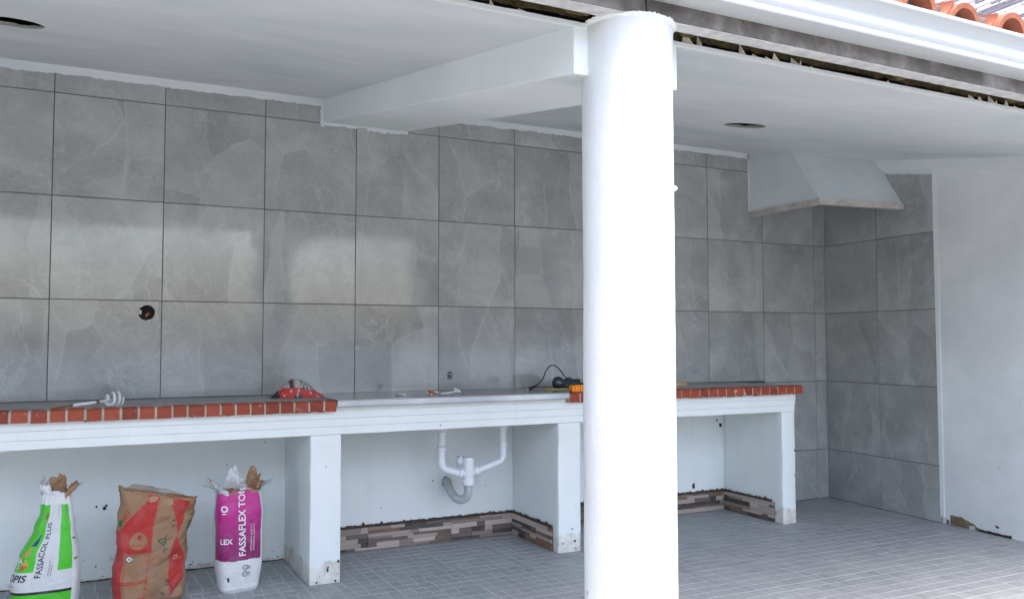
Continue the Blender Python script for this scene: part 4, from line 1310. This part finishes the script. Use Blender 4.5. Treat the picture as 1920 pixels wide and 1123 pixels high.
def c_b(u, z):
    p = (u, z)
    c = KR
    # broad red diagonal on the left, two red triangles meeting on the right
    if tri(p, (-0.02, 0.56), (-0.20, 0.37), (-0.02, 0.37)) or tri(p, (0.004, 0.56), (-0.05, 0.56), (-0.02, 0.40)) or (-0.22 + 0.0 * z < u < -0.015 - 0.12 * max(0, (0.20 - z)) and z < 0.38) : c = RD
    if u < -0.02 and z < 0.46 and z > 0.37 and u > -0.10 - (0.46 - z) * 1.1: c = RD
    if tri(p, (0.045, 0.56), (0.135, 0.56), (0.108, 0.36)): c = RD
    if tri(p, (0.108, 0.355), (0.065, 0.235), (0.165, 0.235)) or (0.075 < u < 0.165 and 0.12 < z < 0.236) or tri(p, (0.075, 0.125), (0.165, 0.125), (0.085, 0.03)): c = RD
    # round emblem
    r = math.hypot(u + 0.082, z - 0.335)
    if r < 0.042:
        c = KR
        if math.hypot(u + 0.080, z - 0.352) < 0.012: c = RD
        if abs(z - 0.313 - 0.004 * math.sin(u * 220)) < 0.003: c = RD
    # pale label frame
    k = (u + 0.145, z - 0.06)
    if -0.145 < u < -0.022 - 0.12 * max(0, 0.16 - z) and 0.045 < z < 0.275:
        c = KR
        e = min(u + 0.145, -0.022 - 0.12 * max(0, 0.16 - z) - u, z - 0.045, 0.275 - z)
        if 0.005 < e < 0.008: c = RD
        if abs(z - 0.118 - 0.10 * max(0, u + 0.09)) < 0.0025 or abs(z - 0.128 - 0.10 * max(0, u + 0.09)) < 0.0025: c = RD
    st = 0.75 + 0.5 * nz(u * 7, z * 9, 3)
    m = max(0, min(0.35, st - 0.75))
    return tuple(x * (1 - m) for x in c)
b2 = Bag('cement_bag', 'crumpled brown paper bag with red print, middle of the three bags', (1.125, -0.525, 0), R(3), 0.565, pb, 3.0, wr_b, c_b, 'print_kraft', 5.0, 0.90, tilt=-0.07)
b2.text('25', 0.030, 0.092 / b2.L, 0.238, 0, 'ink_kraft', bold=0.0004)
b2.text('KG', 0.012, 0.126 / b2.L, 0.232, 0, 'ink_kraft')
b2.text('HU', 0.040, -0.165 / b2.L, 0.425, R(58), 'ink_red', bold=0.0010)
for k in range(7):
    a = R(200 + k * 0) ; ang = R(20 + k * 24)
    b2.stroke([(-0.080 + 0.017 * math.cos(ang), 0.352 + 0.017 * math.sin(ang)), (-0.080 + 0.023 * math.cos(ang), 0.352 + 0.023 * math.sin(ang))], 0.003, 'ink_red')
b2.stroke([(0.012, 0.335), (0.050, 0.345), (0.030, 0.318), (0.014, 0.334)], 0.009, 'ink_green')
b2.stroke([(0.036, 0.345), (0.040, 0.305)], 0.009, 'ink_green'); b2.stroke([(0.055, 0.34), (0.044, 0.312)], 0.008, 'ink_green')
for pts in ([(0.155, 0.47), (0.155, 0.39)], [(0.178, 0.47), (0.178, 0.39)], [(0.155, 0.47), (0.178, 0.47)], [(0.155, 0.43), (0.178, 0.43)], [(0.160, 0.39), (0.160, 0.37)], [(0.166, 0.42), (0.173, 0.40)]): b2.stroke(pts, 0.009, 'ink_green')
b2.stroke([(0.175, 0.33), (0.175, 0.31)], 0.008, 'ink_green'); b2.stroke([(-0.185, 0.43), (-0.185, 0.40)], 0.02, 'ink_green')
rnd = random.Random(2)
for (u, z) in ((0.065, 0.435), (0.070, 0.412), (0.060, 0.362), (0.068, 0.345), (0.040, 0.275), (0.045, 0.262), (0.062, 0.135), (0.060, 0.115), (0.066, 0.105), (0.055, 0.05)):
    pts = [(u, z)]
    for k in range(5): pts.append((pts[-1][0] + rnd.uniform(-0.010, 0.012), pts[-1][1] + rnd.uniform(-0.013, 0.011)))
    b2.stroke(pts, 0.0032, 'ink_dark')
b2.stroke([(-0.128, 0.248), (-0.117, 0.258), (-0.106, 0.248), (-0.117, 0.238), (-0.128, 0.248)], 0.007, 'ink_white'); b2.stroke([(-0.117, 0.252), (-0.117, 0.243)], 0.004, 'ink_dark')
b2.flap(-0.36, -0.14, 0.050, 0.05, 0.1, 0.35, 1.5, 'kraft', 'kraft', taper=0.3)
b2.flap(-0.16, 0.10, 0.030, -0.7, -0.4, 0.3, 2.5, 'kraft', 'kraft', taper=0.0)
b2.flap(0.10, 0.28, 0.030, 0.1, 0.3, 0.4, 3.5, 'kraft', 'kraft', taper=0.3)
b2.flap(0.34, 0.66, 0.060, -0.5, -0.2, 0.2, 4.5, 'bag_white', 'paper_tear', taper=0.1)

# green and white bag, its neck gathered to the right
GR = (0.065, 0.50, 0.018)
pg = lambda v: lerp([(0, 0.0, 0, 0.140, 0.095), (0.05, 0.0, 0, 0.152, 0.108), (0.28, 0.0, 0, 0.160, 0.115), (0.5, 0.016, 0, 0.137, 0.100), (0.72, 0.036, 0, 0.095, 0.075), (0.86, 0.044, 0, 0.072, 0.055), (1, 0.042, 0.0, 0.062, 0.045)], v)
def wr_g(u, z, sd): return 0.009 * (abs(nz(u * 8 + z * 3, z * 5, sd + 7)) - 0.25) + 0.006 * nz(u * 5, z * 5, sd) + 0.003 * nz(u * 16, z * 12, sd) + 0.006 * max(0, (z - 0.3) / 0.2) * nz(u * 13, z * 3, sd + 3) + 0.004 * max(0, (z - 0.35) / 0.2) * nz(u * 34, z * 6, sd + 5)
def c_g(u, z):
    if u > 0.115 or u < -0.28:                         # plain side fold
        if 0.10 < z < 0.5 and any(abs(z - q) < 0.005 for q in (0.28, 0.38)) and 0.125 < u < 0.16: return (0.05, 0.25, 0.04)
        return WH
    if z < 0.125: return GR
    if z < 0.140: return (0.015, 0.016, 0.02)
    if z < 0.235: return (0.60, 0.61, 0.61)
    if z > 0.555: return WH
    if -0.052 < u < 0.048: return (0.60, 0.61, 0.61)
    if u < -0.052:
        if tri((u, z), (-0.075, 0.42), (-0.10, 0.36), (-0.068, 0.36)): return (0.01, 0.04, 0.16)
        if tri((u, z), (-0.088, 0.365), (-0.128, 0.30), (-0.085, 0.318)): return (0.50, 0.28, 0.08)
        if tri((u, z), (-0.094, 0.33), (-0.138, 0.275), (-0.12, 0.31)): return (0.01, 0.04, 0.16)
        if tri((u, z), (-0.095, 0.305), (-0.118, 0.266), (-0.078, 0.266)): return (0.55, 0.34, 0.10)
        if tri((u, z), (-0.118, 0.266), (-0.078, 0.266), (-0.108, 0.238)): return (0.55, 0.10, 0.02)
        if tri((u, z), (-0.055, 0.47), (-0.085, 0.50), (-0.06, 0.52)): return (0.20, 0.12, 0.05)
    return GR
b3 = Bag('cement_bag', 'green and white bag gathered to a torn neck, leftmost of the three bags', (0.632, -0.525, 0), R(-4), 0.60, pg, 3.0, wr_g, c_g, 'print_film', 9.0, 0.93)
b3.text('FASSACOL PLUS', 0.036, -0.026 / b3.L, 0.205, math.pi / 2, 'ink_dark', bold=0.0004, sx=1.02)
b3.text('OPIS', 0.046, -0.165 / b3.L, 0.205, 0, 'ink_dark', bold=0.0010, shear=0.1)
b3.text('SA', 0.034, -0.150 / b3.L, 0.290, 0, 'ink_white', bold=0.0012)
b3.text('2', 0.030, -0.140 / b3.L, 0.262, 0, 'ink_white', bold=0.0010)
b3.text('SSA', 0.036, -0.040 / b3.L, 0.030, math.pi / 2, 'ink_white', bold=0.0014)
b3.text('BIO', 0.036, -0.002 / b3.L, 0.030, math.pi / 2, 'ink_white', bold=0.0014)
b3.text('collante per pavimenti', 0.0085, 0.012 / b3.L, 0.212, math.pi / 2, 'ink_dark')
b3.text('alte prestazioni', 0.0085, 0.022 / b3.L, 0.212, math.pi / 2, 'ink_dark')
b3.text('for tiles', 0.014, -0.165 / b3.L, 0.170, 0, 'ink_dark')
b3.flap(-0.36, -0.06, 0.085, -0.1, 0.1, 0.35, 1.2, 'bag_white', 'kraft', taper=0.1)
b3.flap(0.32, 0.64, 0.125, -0.15, 0.05, 0.3, 3.2, 'kraft', 'kraft', taper=0.25)
b3.flap(-0.08, 0.22, 0.045, -0.25, 0.0, 0.4, 2.2, 'bag_white', 'kraft', taper=0.0)
b3.flap(0.10, 0.36, 0.10, 0.15, 0.15, 0.35, 4.2, 'kraft', 'kraft', taper=0.2)
b3.flap(-0.42, -0.20, 0.13, 0.10, 0.0, 0.3, 5.2, 'film', 'film', taper=0.2, name='film_shred')
b3.flap(0.14, 0.30, 0.10, 0.35, 0.2, 0.3, 6.2, 'film', 'film', taper=0.2, name='film_shred')

# ------------------------------------------------------------------ small bag of grout on the counter
rb = empty('grout_bag', (1.955, -0.30, 1.0455))
tag(rb, 'small crumpled red and black bag lying on the counter end', 'bag')
bm = bmesh.new()
NU, NV = 110, 46
G_ = []
cols = []
for j in range(NV + 1):
    v = j / NV
    for i in range(NU + 1):
        u = i / NU
        x = -0.155 + 0.32 * u
        ridge = (0.103 * math.exp(-((u - 0.40) / 0.25) ** 2) + 0.055 * math.exp(-((u - 0.70) / 0.20) ** 2)) * min(1, u / 0.08) ** 0.7 * min(1, (1 - u) / 0.06) ** 0.6 + 0.006
        a = math.pi * v
        y = -math.cos(a) * (0.062 * (0.55 + 0.45 * math.sin(math.pi * min(1, u * 1.02))))
        k = math.sin(a) ** 0.75 if v not in (0, 1) else 0
        z = ridge * k
        wv = 0.010 * nz(u * 5, v * 4, 3) + 0.005 * (abs(nz(u * 9, v * 7, 7)) - 0.2) + 0.002 * nz(u * 22, v * 18, 5)
        z = max(0.0008, z + wv * k); y += 0.8 * wv
        G_.append((x, y, z))
        hgt = z / 0.105
        if u < 0.13 + 0.05 * nz(v * 6, 1): c = (0.012, 0.016, 0.04)
        elif v < 0.5 and (z < 0.062 - 0.05 * max(0, u - 0.45) or u > 0.93):
            c = (0.55, 0.025, 0.018)
            if 0.40 < u < 0.56 and z < 0.025: c = (0.03, 0.03, 0.05)
            if nz(u * 16, v * 16, 9) > 0.36: c = (0.55, 0.45, 0.43)
        else:
            c = (0.42, 0.42, 0.41)
            if 0.32 < u < 0.40 or (u > 0.52 and nz(u * 30, v * 24, 5) > 0.12): c = (0.04, 0.04, 0.05)
            if 0.40 < u < 0.42 or v > 0.5 and nz(u * 4, v * 4) > 0.2: c = (0.5, 0.03, 0.02)
        cols.append(c)
fs = [(j * (NU + 1) + i, j * (NU + 1) + i + 1, (j + 1) * (NU + 1) + i + 1, (j + 1) * (NU + 1) + i) for j in range(NV) for i in range(NU)]
me = bpy.data.meshes.new('sack'); me.from_pydata(G_, [], fs)
ca = me.color_attributes.new('print', 'FLOAT_COLOR', 'POINT')
for k, c in enumerate(cols): ca.data[k].color = (*c, 1)
for p in me.polygons: p.use_smooth = True
me.materials.append(MAT['print_film'])
link('sack', me, rb)
bm.free()

# ------------------------------------------------------------------ mixing paddle
mx = empty('mixing_paddle', (0.945, -0.53, 1.0455))
tag(mx, 'plaster-caked spiral mixing paddle lying across the brick edge', 'mixing paddle')
MO = V(0.945, -0.53, 1.0455)
tip, hd_ = V(0.640, -0.715, 1.055), V(0.895, -0.562, 1.076)
ax = (hd_ - tip).normalized()
Lh = (hd_ - tip).length
def mt(name, a, b, r, mat): return tube(name, [tip + ax * Lh * a - MO, tip + ax * Lh * b - MO], r, mat, mx, 10)
mt('shank', 0.0, 0.40, 0.0045, 'rust')
mt('rod', 0.385, 1.28, 0.0075, 'caked')
mt('collar', 0.80, 0.86, 0.0085, 'rust')
s1 = ax.cross(V(0, 0, 1)).normalized(); s2 = s1.cross(ax)
for ph in (0.4, math.pi + 0.4):
    hel = []
    for k in range(41):
        t = k / 40
        a = ph + t * 2 * math.pi * 1.5
        rr = 0.036 * min(1, 0.35 + 2.5 * t, 0.55 + 2.5 * (1 - t))
        hel.append(hd_ + ax * (0.0 + 0.085 * t) + (s1 * math.cos(a) + s2 * math.sin(a)) * rr - MO)
    bm = bmesh.new()
    add_tube(bm, hel, 0.0075, 8)
    for k in range(40):                      # blade web towards the rod
        c0 = hd_ + ax * (0.085 * k / 40) - MO; c1 = hd_ + ax * (0.085 * (k + 1) / 40) - MO
        q = [hel[k], hel[k + 1], hel[k + 1] + (c1 - hel[k + 1]) * 0.5, hel[k] + (c0 - hel[k]) * 0.5]
        v4 = [bm.verts.new(p) for p in q]; bm.faces.new(v4)
    from_bm('spiral', bm, 'caked', mx, True)

# ------------------------------------------------------------------ drill with its cord
dl = empty('power_drill', (3.82, -0.30, 1.0465))
tag(dl, 'black corded power tool lying beside the round column', 'power tool')
LO = V(3.82, -0.30, 1.0465)
lathe('motor_housing', [(0.020, -0.004), (0.034, 0.0), (0.042, 0.008), (0.0445, 0.02), (0.0445, 0.06), (0.040, 0.075), (0.040, 0.19), (0.036, 0.20)], 'tool_navy', dl, 28, (-0.045, 0, 0.046), 'X')
o = dl.children[0]; o.rotation_euler = (0, 0, R(62)); o.location = (-0.040, -0.045, 0.0465)
fd = V(-math.cos(R(62)), -math.sin(R(62)), 0)
fp = V(-0.040, -0.045, 0.0465)
tube('spindle_ring', [fp + fd * 0.002, fp + fd * 0.008], [0.0145, 0.0135], 'chrome', dl, 18)
tube('spindle_bore', [fp + fd * 0.002, fp + fd * 0.0085], 0.0085, 'black', dl, 14)
bm = bmesh.new(); bx(bm, 0.0, 0.17, -0.03, 0.03, 0.008, 0.072, 0.014, 3)
o = from_bm('handle', bm, 'tool_navy', dl, True); o.location = (-0.01, -0.015, 0); o.rotation_euler = (0, 0, R(8))
for x in (0.03, 0.055): tube('screw', [(x, -0.047, 0.03), (x, -0.040, 0.03)], 0.004, 'chrome', dl, 8)
cd = spline([V(3.600, -0.30, 1.068), V(3.645, -0.29, 1.088), V(3.69, -0.28, 1.125), V(3.725, -0.27, 1.185), V(3.765, -0.27, 1.218), V(3.80, -0.27, 1.212), V(3.835, -0.28, 1.18), V(3.865, -0.29, 1.135), V(3.90, -0.29, 1.118), V(3.96, -0.28, 1.108), V(4.03, -0.26, 1.07)], 8)
tube('cord', [p - LO for p in cd], 0.0042, 'rubber', dl, 8)
tube('cord', [p - LO for p in spline([V(3.865, -0.30, 1.12), V(3.88, -0.325, 1.132), V(3.90, -0.32, 1.12), V(3.89, -0.30, 1.105), V(3.87, -0.31, 1.115)], 6)], 0.0042, 'rubber', dl, 8)
pg0, pg1 = V(3.568, -0.305, 1.0575) - LO, V(3.602, -0.30, 1.069) - LO
tube('plug', [pg0, pg0 + (pg1 - pg0) * 0.35, pg0 + (pg1 - pg0) * 0.36, pg1, pg1 + V(0.03, 0.003, 0.012)], [0.0135, 0.0135, 0.011, 0.0095, 0.005], 'rubber', dl, 10)
for dy in (-0.006, 0.006): tube('plug_pin', [pg0 + V(-0.018, dy, -0.005), pg0 + V(0.002, dy, 0.0)], 0.0022, 'chrome', dl, 6)
st = box('wooden_slat', -0.085, 0.10, -0.015, 0.015, 0, 0.012, 'yellow', None, 0.002, 1, (3.70, -0.43, 1.0508))
st.rotation_euler = (0, 0, R(4)); tag(st, 'dusty yellow slat lying on the steel top in front of the power tool', 'slat')
og = empty('tape_measure', (3.745, -0.655, 1.0485))
tag(og, 'small bright orange plastic tool standing on the brick edge by the column', 'tape measure')
bm = bmesh.new()
for k in range(5): bx(bm, -0.052 + k * 0.021, -0.052 + k * 0.021 + 0.0205, -0.026 - 0.003 * (k % 2), 0.026, 0.0, 0.046 + 0.004 * (k in (1, 2, 3)), 0.006, 2)
from_bm('case', bm, 'orange', og)
bm = bmesh.new(); bx(bm, -0.04, 0.05, -0.02, 0.02, 0.0515, 0.062, 0.004, 1); from_bm('cap', bm, 'tool_navy', og)
tube('tongue', [(-0.054, -0.02, 0.012), (-0.078, -0.03, 0.006)], 0.003, 'tool_navy', og, 6)

# ------------------------------------------------------------------ scraps on the worktop
def scrap(name, label, cat, pts, r, mat):
    c = Vector(pts[0])
    o = tube(name, [Vector(p) - c for p in pts], r, mat, None, 8, True, c)
    tag(o, label, cat, 'scraps on the steel worktop'); return o
ZW = 1.0505
scrap('plastic_spacer', 'short white plastic offcut, leftmost scrap on the steel worktop', 'offcut', [(2.545, -0.46, ZW + 0.007), (2.56, -0.50, ZW + 0.007), (2.575, -0.535, ZW + 0.006)], 0.007, 'caked')
tb = empty('bent_clip', (2.76, -0.50, ZW)); tag(tb, 'small white wire clip with an orange sleeve on the steel worktop', 'clip', 'scraps on the steel worktop')
tube('wire', spline([(-0.03, -0.09, 0.005), (-0.04, -0.04, 0.012), (-0.03, 0.0, 0.02), (0.02, 0.02, 0.018), (0.06, 0.02, 0.012)], 5), 0.005, 'caked', tb, 8)
bm = bmesh.new(); bx(bm, -0.016, 0.016, -0.012, 0.012, 0.0, 0.028, 0.004, 1); o = from_bm('sleeve', bm, 'copper', tb); o.location = (-0.005, -0.015, 0)
tr = empty('scraper', (2.93, -0.42, ZW)); tag(tr, 'white plastic scraper lying rightmost among the scraps on the steel worktop', 'scraper', 'scraps on the steel worktop')
bm = bmesh.new(); bx(bm, -0.095, 0.03, -0.012, 0.012, 0.0, 0.010, 0.003, 1); o = from_bm('handle', bm, 'caked', tr); o.rotation_euler = (0, -0.05, R(22)); o.location = (0, 0, 0.002)
from_py('blade', [(0.02, 0.0, 0.006), (0.055, -0.025, 0.004), (0.085, 0.03, 0.010), (0.040, 0.045, 0.034), (0.02, 0.0, 0.009), (0.055, -0.025, 0.007), (0.085, 0.03, 0.013), (0.040, 0.045, 0.037)], [(0, 1, 2, 3), (7, 6, 5, 4), (0, 4, 5, 1), (1, 5, 6, 2), (2, 6, 7, 3), (3, 7, 4, 0)], 'caked', tr)
# wood offcuts right of the column
wo = box('wood_offcut', -0.09, 0.07, -0.03, 0.03, 0, 0.028, 'wood', None, 0.003, 1, (4.85, -0.30, CTOP + 0.001)); wo.rotation_euler = (0, 0, R(-20))
tag(wo, 'lower pale wood offcut lying flat on the counter right of the column', 'offcut')
wo2 = box('wood_offcut', -0.10, 0.10, -0.022, 0.022, 0, 0.016, 'wood', None, 0.003, 1, (4.89, -0.27, CTOP + 0.030)); wo2.rotation_euler = (0, 0.05, R(12))
tag(wo2, 'upper pale wood slat resting on another offcut right of the column', 'offcut')

# ------------------------------------------------------------------ unseen yard wall and houses behind the viewer, added to shape the tile reflections
yw = empty('reflection_wall', (0, -13.2, 0))
tag(yw, 'pale rendered wall behind the viewer, unseen, added for the tile reflections', 'wall')
box('wall_body', -18, 22, -0.1, 0.1, -0.05, 1.25, 'side', yw)
box('coping', -18, 22, -0.16, 0.16, 1.25, 1.31, 'concrete', yw)
def house(x, label, w0, w1, hh, mat):  # unseen house, added to bound the sky mirrored in the tiles
    nh = empty('reflection_house', (x, -22, 0))
    tag(nh, label, 'house')
    box('wall', w0, w1, -4, 2.5, -0.05, hh, mat, nh)
    from_py('roof', [(w0 - .4, 2.9, hh), (w1 + .4, 2.9, hh), (w1 + .4, -4.4, hh), (w0 - .4, -4.4, hh), (w0 - .4, -0.5, hh + 1.6), (w1 + .4, -0.5, hh + 1.6)], [(0, 1, 5, 4), (2, 3, 4, 5), (1, 2, 5), (3, 0, 4), (3, 2, 1, 0)], 'clay', nh)
    xx = w0 + 1.0
    while xx < w1 - 2:
        for z in (0.9, 3.7): box('window', xx, xx + 1.2, 2.5, 2.53, z, z + 1.4, 'tool_navy', nh)
        xx += 3.3
house(-14, 'two-storey house at far left, unseen, added to shape the tile reflections', -9, 8.0, 6.0, 'concrete')
house(17.5, 'two-storey house at far right, unseen, added to shape the tile reflections', -5.0, 9.0, 6.2, 'concrete')
